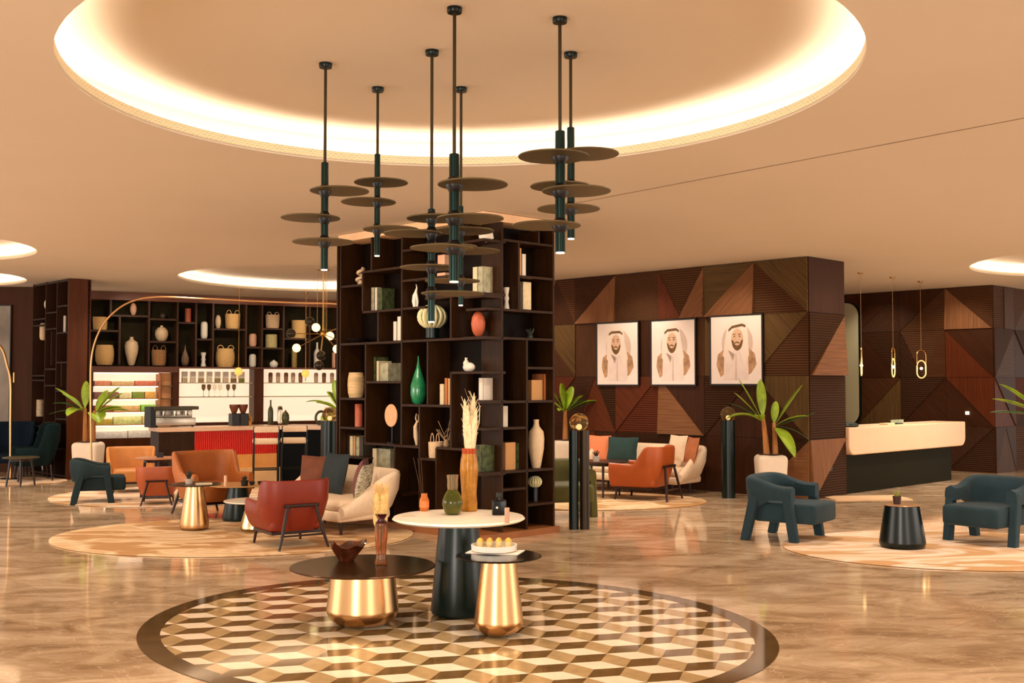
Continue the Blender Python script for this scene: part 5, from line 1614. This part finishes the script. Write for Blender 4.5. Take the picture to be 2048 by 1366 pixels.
def sofa(label, loc, front, w, d, m, s=1.0, zf=.34, zbk=.72, group=None):
    rz = math.atan2(front[0], -front[1])
    root = thing('sofa', label, 'sofa', (loc[0], loc[1], 0), rz, group); root.scale = (s, s, s)
    def hf(v, x): return zf + (zbk - zf) * smooth01((v + .5) / .92) ** .8
    shell(w, d, .34, .19, hf, .10, .10, .10, .02).build('shell', m, root, smooth=True, angle=55)
    b = MB(); b.box(-w / 2 + .06, w / 2 - .06, -d / 2 - .02, d / 2 - .14, .18, .30, bev=.04); b.build('seat_base', m, root, smooth=True)
    b = MB(); b.box(-w / 2 + .10, w / 2 - .10, -d / 2 - .0, d / 2 - .16, .30, .42, bev=.055); b.build('seat_cushion', m, root, smooth=True)
    for x in (-w / 2 + .25, w / 2 - .25):
        for y in (-d / 2 + .14, d / 2 - .2):
            b = MB(); b.tube([(x, y, .2), (x, y, 0)], .025, 8, r2=.016); b.build('leg', DARKWOOD, root, smooth=True)
    return root


SF = Vector((-2.136, 13.31)); sf = sofa('cream curved sofa against the bookcase, with dark cushions', SF, (-.724, -.69), 1.6, .86, CREAMF)
def rel(o, x, y, z): return Matrix.Translation(o.location) @ Matrix.Rotation(o.rotation_euler.z, 4, 'Z') @ Vector((x, y, z))


def cushion(label, base, x, y, z, w, h, t, m, tilt=-.25, yaw=0):
    p = rel(base, x, y, z)
    b = MB(); b.pillow(w, h, t, M=Matrix.Rotation(tilt, 4, 'X') @ Matrix.Translation((0, 0, 0)))
    o = b.build('cushion', m, smooth=True, angle=80, loc=p, rz=base.rotation_euler.z + yaw, merge=True)
    tag(o, label, 'cushion', 'loose cushions on the sofas')


CUB = mat('cushion_dark_teal', (34, 44, 46), .85, var=.1, vscale=9)
cushion('brown cushion at the left end of the cream sofa, behind the red armchair', sf, -.58, .12, .64, .46, .44, .15, mat('cushion_brown', (112, 62, 40), .85, var=.15, vscale=9), yaw=.5)
cushion('large dark teal cushion in the middle of the cream sofa', sf, -.16, .10, .66, .50, .50, .16, CUB)
cushion('plum cushion leaning at the right end of the cream sofa', sf, .42, .08, .65, .46, .46, .15, mat('cushion_plum', (112, 66, 62), .85, var=.1, vscale=9), yaw=-.75)
cushion('black and cream patterned cushion at the right end of the cream sofa', sf, .65, -.04, .62, .44, .42, .14, mat('cushion_pattern', (176, 166, 140), .85, var=.75, vscale=22, stretch=(1, 1, 3)), yaw=-.9)
sb_ = sofa('cream sofa below the portraits, behind the dark round table', (2.1, 18.1), (-.65, -.76), 2.1, .85, CREAMF, zbk=.74)
cushion('terracotta cushion at the left end of the sofa below the portraits', sb_, -.95, .14, .66, .46, .44, .14, mat('cushion_coral', (226, 132, 88), .85), yaw=.1)
cushion('dark teal cushion on the sofa below the portraits', sb_, -.42, .10, .66, .55, .42, .15, mat('cushion_teal', (34, 60, 58), .85, var=.1, vscale=9), yaw=.2)
cushion('cream cushion behind the terracotta armchair back', sb_, .62, .14, .72, .42, .42, .14, CREAMF, yaw=-.3)
cushion('brown cushion at the right end of the sofa below the portraits', sb_, .92, .08, .70, .44, .42, .14, mat('cushion_rust', (176, 104, 62), .85, var=.1, vscale=9), yaw=-.6)

# wing chairs and table at the far left
def wing_chair(label, loc, front, m):
    rz = math.atan2(front[0], -front[1])
    root = thing('wing_chair', label, 'armchair', (loc[0], loc[1], 0), rz, 'dark wing chairs at the far left')
    def hf(v, x): return .60 + .42 * smooth01((v - .05) / .2)
    shell(.72, .66, .14, .30, hf, .08, .08, .10).build('shell', m, root, smooth=True, angle=50)
    b = MB(); b.box(-.28, .28, -.34, .2, .28, .46, bev=.05); b.build('seat_cushion', m, root, smooth=True)
    for x in (-.26, .26):
        for y in (-.26, .26):
            b = MB(); b.tube([(x, y, .3), (x * 1.1, y * 1.1, 0)], .02, 8, r2=.013); b.build('leg', DARKWOOD, root, smooth=True)


wing_chair('dark teal wing chair at the far left, facing left', (-8.65, 19.95), (-.85, -.5), TEALF)
wing_chair('dark blue wing chair cut by the left edge', (-9.45, 20.75), (.3, -.95), mat('navy_velvet', (20, 32, 46), .85, var=.1, vscale=6, spec=.1))


def leg_table(name, label, loc, h, r, m, n=3, splay=.06, top_t=.02):
    root = thing(name, label, 'table', (loc[0], loc[1], 0), .4)
    b = MB(); b.lathe([(.002, h - top_t), (r - .01, h - top_t), (r, h - top_t / 2), (r - .004, h), (.002, h)], 48); b.build('tabletop', m, root, smooth=True, angle=30)
    b = MB(); b.lathe([(r * .6, h - top_t - .05), (r * .62, h - top_t)], 32); b.build('apron', DARKWOOD, root, smooth=True)
    for k in range(n):
        a = 2 * PI * k / n; b = MB(); b.tube([(r * .55 * math.cos(a), r * .55 * math.sin(a), h - top_t - .02), ((r * .55 + splay) * math.cos(a), (r * .55 + splay) * math.sin(a), 0)], .022, 8, r2=.015)
        b.build('leg', DARKWOOD, root, smooth=True)
    return root


leg_table('side_table', 'dark round side table before the wing chair at the far left', (-8.43, 18.95), .50, .30, mat('olive_dark_top', (74, 66, 44), .4), 4)
leg_table('side_table', 'round wooden topped table between the light tan and orange armchairs', (-5.46, 17.0), .62, .33, mat('pink_wood_top', (196, 130, 88), .35, var=.1, vscale=8), 4)
leg_table('side_table', 'dark round table with legs in front of the sofa below the portraits', (1.42, 17.1), .56, .40, mat('dark_espresso_top', (52, 30, 24), .3), 3)


# ---------------------------------------------------------------- small things on the tables
def pot_plant(label, p, r, h, mp, ml, n=10, sp=.04, hh=.06):
    root = thing('potted_succulent', label, 'plant', p)
    b = MB(); b.lathe([(r * .8, 0), (r, h), (r * .9, h), (r * .8, h * .8), (.001, h * .8)], 18); b.build('pot', mp, root, smooth=True)
    b = MB()
    for k in range(n):
        a = k * 2.4; q = .3 + .7 * ((k * 37) % 10) / 10
        b.tube([(0, 0, h * .8), (math.cos(a) * sp * q, math.sin(a) * sp * q, h + hh * (1.2 - q * .6))], .011, 6, r2=.003)
    b.build('leaves', ml, root, smooth=True)


GRL = mat('pale_succulent', (150, 150, 70), .6); DGL = mat('dark_succulent', (44, 50, 40))
pot_plant('small succulent in a dark glass pot on the right cone table', (4.11, 11.80, .47), .045, .085, mat('dark_pot', (60, 34, 22), .3), GRL, 12, .05, .06)
pot_plant('dark succulent pot on the tall gold cone table at the left', (-3.86, 13.2, .56), .05, .06, mat('pale_pot', (200, 180, 160), .5), DGL, 12, .06, .1)
pot_plant('dark potted succulent on the tan coffee table', (-3.36, 13.88, .47), .05, .07, BLACK, DGL, 12, .05, .06)
pot_plant('small white potted plant on the round table below the portraits', (1.30, 17.0, .56), .06, .08, WHITE, DGL, 12, .07, .09)
p = (-3.60, 13.88, .47); b = MB(); b.cyl(0, 0, 0, .13, .02, 14); tag(b.build('candle', mat('pale_candle', (246, 196, 160), .4), smooth=True, loc=p), 'slim pale candle beside the dark succulent on the tan coffee table', 'candle')
b = MB(); b.box(-.09, .09, -.06, .06, 0, .015); tag(b.build('book', B_CREAM, loc=(-3.66, 13.12, .56), rz=.4), 'thin pale booklet lying on the tall gold cone table', 'book')
for k, (x, y) in enumerate(((-3.30, 14.02), (-3.20, 14.06))):
    b = MB(); b.lathe([(.02, 0), (.035, .02), (.038, .045), (.03, .045), (.015, .01)], 16); tag(b.build('bowl', mat('dark_bronze_bowl', (40, 30, 26)), smooth=True, loc=(x, y, .47)), '%s small dark bowl on the tan coffee table beside the red armchair' % ('left', 'right')[k], 'bowl')
b = MB(); b.box(-.05, .05, -.03, .03, 0, .07, bev=.004); tag(b.build('menu_holder', BLACK, loc=(-5.42, 17.0, .62), rz=.3), 'small black menu holder on the round wooden table', 'menu holder')


# ---------------------------------------------------------------- pillar lamps
def pillar_lamp(label, px, ybase, D, wpx, split=False, dx=0):
    p = on_z(px, ybase)
    root = thing('pillar_lamp', label, 'lamp', (p.x, D, 0), 0, 'dark pillar lamps with glass globes')
    r = wpx * D / FPX / 2; h = 1.19
    if split:
        for k, s in enumerate((-1, 1)):
            b = MB(); b.lathe([(r * .47, 0), (r * .47, h), (.002, h)], 28, M=Matrix.Translation((s * r * .53, 0, 0)))
            b.build('column', GREENM if k == 0 else mat('bronze_column', (52, 40, 26), .3, .6), root, smooth=True, angle=40)
    else:
        b = MB(); b.lathe([(r, 0), (r, h), (.002, h)], 32); b.build('column', GREENM, root, smooth=True, angle=40)
    gr = .115
    b = MB(); b.sphere((0, 0, h + gr * .82), gr, 28, 16); b.build('globe', mat('amber_smoke_globe', (206, 170, 110), .04, trans=.9, ior=1.2), root, smooth=True)
    b = MB(); b.sphere((0, 0, h + .05), .03, 14, 8); b.build('bulb', mat('globe_bulb', (255, 226, 180), .3, emit=(255, 224, 180), estr=1.5), root, smooth=True)
    b = MB(); b.lathe([(.05, h), (.05, h + .012), (.02, h + .02)], 20); b.build('socket_ring', BRASS, root, smooth=True)


pillar_lamp('twin column pillar lamp with globe just right of the bookcase', 1157.5, 1056, 13.35, 41, True)
pillar_lamp('dark green pillar lamp left of the potted banana plant by the portraits', 1456, 995, 17.0, 27)
pillar_lamp('dark green pillar lamp at the left edge of the bookcase near the bar', 658, 1000, 16.7, 35)


# ---------------------------------------------------------------- banana plants
def leaf(b, base, az, length, width, rise, droop, mi=0):
    """arched blade with a folded midrib."""
    n = 12; L = []; R = []; Cc = []; width *= 1.25; length *= 1.1
    d = Vector((math.cos(az), math.sin(az), 0)); side = Vector((-d.y, d.x, 0))
    for i in range(n + 1):
        t = i / n
        c = Vector(base) + d * (length * (t * math.cos(rise) )) + Vector((0, 0, length * (math.sin(rise) * t - droop * t * t)))
        wd = width * (math.sin(PI * min(1, max(0.02, (t - .12) / .88))) ** .6 if t > .12 else .06)
        wd = max(wd, .008)
        Cc.append(c); L.append(c + side * wd / 2 + Vector((0, 0, wd * .18))); R.append(c - side * wd / 2 + Vector((0, 0, wd * .18)))
    vs = Cc + L + R; m = n + 1; fs = []
    for i in range(n): fs += [(i, i + 1, m + i + 1, m + i), (i, 2 * m + i, 2 * m + i + 1, i + 1)]
    b.add(vs, fs, mi)


def banana(label, loc, hpot, wpot, htot, leaves, stems, seed=1):
    root = thing('potted_banana_plant', label, 'plant', (loc[0], loc[1], 0), 0, 'potted banana plants')
    b = MB(); k = wpot / 2
    prof = []
    b.box(-k, k, -k, k, .04, hpot, bev=.07)
    for i, v in enumerate(b.v):
        f_ = .84 + .16 * min(1, v.z / hpot * 1.3); b.v[i] = Vector((v.x * f_, v.y * f_, v.z))
    b.build('pot', POT, root, smooth=True)
    b = MB(); b.cyl(0, 0, 0, .045, k * .6, 20); b.build('pot_foot', DARKWOOD, root)
    b = MB(); b.cyl(0, 0, hpot - .01, hpot + .012, k * .78, 24); b.build('soil', mat('soil', (60, 40, 26), .9), root)
    tops = []
    for (x, y, lx, hh, r) in stems:
        b = MB(); z0 = hpot; b.tube([(x, y, z0), (x + lx * .4, y, z0 + hh * .5), (x + lx, y, z0 + hh)], [r, r * .8, r * .55], 10); b.build('stem', STEM, root, smooth=True)
        tops.append(Vector((x + lx, y, z0 + hh)))
    for (si, az, ln, wd, rise, droop, dk) in leaves:
        b = MB(); leaf(b, tops[si] - Vector((0, 0, .06)), math.radians(az), ln, wd, math.radians(rise), droop)
        o = b.build('leaf', LEAFD if dk else LEAFM, root, smooth=True, angle=180)
        md = o.modifiers.new('thick', 'SOLIDIFY'); md.thickness = .004
    return root


# azimuth 0 = right, 90 = away, 180 = left, 270 = towards the camera
banana('potted banana plant in a white pot in front of the portrait wall corner', (3.88, 16.55), .69, .44, 1.9,
       [(0, 176, .70, .10, 62, .04, 0), (0, 165, .60, .11, 50, .10, 0), (0, 95, .62, .12, 80, .05, 0), (1, 8, .74, .10, 56, .06, 0), (0, 183, .62, .15, 34, .50, 0), (1, 352, .56, .09, 34, .30, 0),
        (1, 14, .64, .06, 14, -.05, 1), (1, 300, .42, .20, -20, .6, 0), (0, 178, .60, .05, 40, .22, 1), (1, 340, .5, .05, 5, .5, 1), (1, 60, .4, .1, 75, .1, 0), (0, 240, .35, .12, 40, .4, 0)],
       [(-.06, 0, -.05, .55, .05), (.07, 0, -.02, .48, .045)])
banana('potted banana plant left of the portraits, behind the twin column lamp', (0.96, 19.85), .74, .42, 1.9,
       [(0, 165, .46, .12, 60, .05, 0), (0, 8, .66, .08, 25, .10, 1), (0, 150, .50, .20, 82, .02, 0), (0, 40, .50, .18, 72, .08, 0), (0, 5, .72, .10, 38, .35, 0), (0, 20, .5, .16, 50, .2, 0), (0, 185, .42, .14, 45, .2, 0), (0, 350, .5, .14, 45, .3, 1), (0, 250, .4, .12, 30, .4, 0)],
       [(0, 0, .0, .55, .055)])
banana('potted banana plant in a white pot beside the left shelf tower', (-7.45, 19.4), .73, .46, 1.9,
       [(0, 178, .66, .12, 42, .10, 0), (1, 2, .66, .14, 52, .12, 0), (1, 12, .56, .16, 20, .25, 0), (0, 160, .60, .12, 40, .18, 0), (0, 175, .62, .08, 30, .30, 1), (0, 100, .5, .12, 82, .02, 0), (1, 20, .60, .16, 45, .15, 0), (1, 5, .5, .18, 30, .3, 0), (0, 190, .55, .05, 10, .25, 1),
        (1, 300, .40, .24, 10, .5, 0), (0, 250, .42, .22, 20, .5, 0), (1, 60, .5, .16, 60, .1, 0)],
       [(-.05, 0, -.02, .60, .05), (.08, 0, .02, .55, .045), (.0, .05, .0, .5, .04)])
banana('banana plant behind the left edge of the bookcase, in front of the bar', (-2.78, 18.0), .72, .42, 1.9,
       [(0, 182, .72, .10, 42, .42, 0), (0, 130, .6, .16, 70, .1, 0), (0, 200, .5, .2, 40, .3, 0), (0, 90, .6, .2, 75, .1, 0), (0, 20, .5, .2, 45, .2, 0), (0, 230, .4, .2, 10, .4, 0), (0, 160, .5, .18, 60, .2, 0)],
       [(0, 0, 0, .60, .055)])
banana('banana plant at the right edge of the picture', (7.78, 16.1), .72, .44, 1.9,
       [(0, 172, .80, .18, 45, .15, 0), (0, 180, .78, .16, 28, .15, 0), (0, 188, .8, .12, 12, .12, 1), (0, 90, .6, .2, 70, .1, 0), (0, 10, .6, .2, 50, .2, 0)],
       [(0, 0, 0, .60, .055)])


# ---------------------------------------------------------------- arc lamps and bar pendants
def arc_from_px(pts, D):
    return [at_y(x, y, D) for x, y in pts]


def catmull(P, n=8):
    out = []
    for i in range(len(P) - 1):
        p0 = P[max(i - 1, 0)]; p1 = P[i]; p2 = P[i + 1]; p3 = P[min(i + 2, len(P) - 1)]
        for k in range(n):
            t = k / n
            out.append(0.5 * ((2 * p1) + (p2 - p0) * t + (2 * p0 - 5 * p1 + 4 * p2 - p3) * t * t + (3 * p1 - p0 - 3 * p2 + p3) * t ** 3))
    out.append(P[-1]); return out


D_ = 18.6
A = arc_from_px([(184, 975), (182, 880), (181, 780), (183, 715), (196, 668), (220, 632), (258, 605), (310, 594), (400, 597), (500, 602), (600, 606), (680, 609), (730, 625), (742, 650)], D_)
base = Vector((A[0].x, D_, 0))
root = thing('arc_floor_lamp', 'huge slim brass arc floor lamp arching over the bar from the left', 'floor lamp', base)
b = MB(); b.tube([Vector((0, 0, .03))] + [p - base for p in catmull(A)], .016, 10); b.build('arm', mat('champagne_brass', (206, 160, 110), .3, .9), root, smooth=True)
b = MB(); b.lathe([(.20, 0), (.20, .03), (.19, .035), (.002, .035)], 36); b.build('base', BLACK, root, smooth=True)
q = A[-1] - base
b = MB(); b.lathe([(.03, 0), (.10, -.06), (.16, -.17), (.155, -.17), (.09, -.06)], 28, M=Matrix.Translation(q)); b.build('lamp_shade', BRASS, root, smooth=True)
A = arc_from_px([(21, 955), (21, 850), (21, 765), (14, 730), (2, 695), (-30, 670)], 20.2)
base = Vector((A[0].x, 20.2, 0))
root = thing('arc_floor_lamp', 'brass arc floor lamp at the far left edge beside the picture', 'floor lamp', base)
b = MB(); b.tube([Vector((0, 0, .03))] + [p - base for p in catmull(A)], .024, 10); b.build('arm', mat('champagne_brass', (206, 160, 110)), root, smooth=True)
b = MB(); b.lathe([(.18, 0), (.18, .03), (.002, .035)], 32); b.build('base', BLACK, root, smooth=True)
b = MB(); b.tube([Vector((.03, 0, at_y(21, 765, 20.2).z)), Vector((.03, 0, at_y(21, 745, 20.2).z))], .016, 8); b.build('joint', BRASS, root, smooth=True)
q = A[-1] - base
b = MB(); b.lathe([(.03, 0), (.12, -.1), (.115, -.1), (.02, -.01)], 24, M=Matrix.Translation(q)); b.build('lamp_shade', BRASS, root, smooth=True)

for lab, px, yc, yg, D in (('left small brass globe pendant hanging over the coffee bar', 477, 585, 743, 22.6), ('right small brass globe pendant hanging over the bar', 611, 592, 747, 23.3)):
    c = at_y(px, yg, D)
    root = thing('globe_pendant', lab, 'pendant lamp', c, 0, 'small brass globe pendants over the bar')
    b = MB(); b.cyl(0, 0, .09, CEIL - c.z - .02, .008, 8); b.build('cable', BRASS, root)
    b = MB(); b.cyl(0, 0, CEIL - c.z - .02, CEIL - c.z - .001, .05, 20); b.build('canopy', BRASS, root, smooth=True)
    b = MB(); b.sphere((0, 0, 0), .085, 24, 14); b.build('globe', mat('gold_lit_globe', (236, 186, 90), .2, .2, emit=(255, 196, 96), estr=.8), root, smooth=True)
    b = MB(); b.cyl(0, 0, -.16, -.08, .012, 10); b.build('finial', BRASS, root, smooth=True)

# globe chandelier near the bookcase edge
D = 20.6; c = at_y(646, 668, D)
root = thing('globe_chandelier', 'brass chandelier with smoked and lit glass globes beside the bookcase', 'chandelier', c)
b = MB(); b.cyl(0, 0, 0, 3.898 - c.z - .02, .012, 10); b.build('rod', BRASS, root)
b = MB(); b.cyl(0, 0, 3.898 - c.z - .02, 3.898 - c.z - .001, .12, 24); b.build('canopy', BRASS, root, smooth=True)
b = MB(); b.sphere((0, 0, 0), .06, 16, 10); b.build('hub', BRASS, root, smooth=True)
SMK = mat('smoked_globe', (70, 56, 38), .05, trans=.6, ior=1.2, coat=.4); LITG = mat('lit_globe', (255, 236, 190), .3, emit=(255, 226, 160), estr=1.6)
for k, (px, py, dy, lit) in enumerate(((619, 643, .15, 0), (582, 667, -.1, 0), (632, 655, -.2, 1), (593, 696, .05, 1), (642, 711, -.1, 0), (638, 731, .1, 0), (674, 698, -.15, 1), (660, 672, .1, 1), (690, 650, 0, 0), (700, 690, .1, 0))):
    q = at_y(px, py, D + dy) - c
    b = MB(); b.tube([(0, 0, 0), q * .92], .008, 6); ar = b.build('arm', BRASS, root, smooth=True)
    b = MB(); b.sphere(q, .09 if not lit else .08, 18, 10); b.build('globe', LITG if lit else SMK, ar, smooth=True)
for x, z in ((-.28, 0), (.08, .1), (.16, .2)):
    b = MB(); b.cyl(x * .4, .02, 0, 3.898 - c.z - .02, .004, 6); b.build('cable', BRASS, root)

# ---------------------------------------------------------------- recessed ceiling spots
def downlight(px, D, aim, power, ang, lab):
    x = (px - 1024) / FPX * D
    root = thing('ceiling_spotlight', lab, 'spotlight', (x, D, CEIL - .012))
    b = MB(); b.lathe([(.05, .010), (.05, 0), (.035, 0), (.035, .009)], 24, cap=False); b.build('trim_ring', BLACK, root, smooth=True)
    b = MB(); b.lathe([(.001, .006), (.034, .006)], 20); b.build('lens', TIP, root)
    spot_light('spotlight', (x, D, CEIL - .03), aim, power, (1.0, .80, .56), ang, .7)
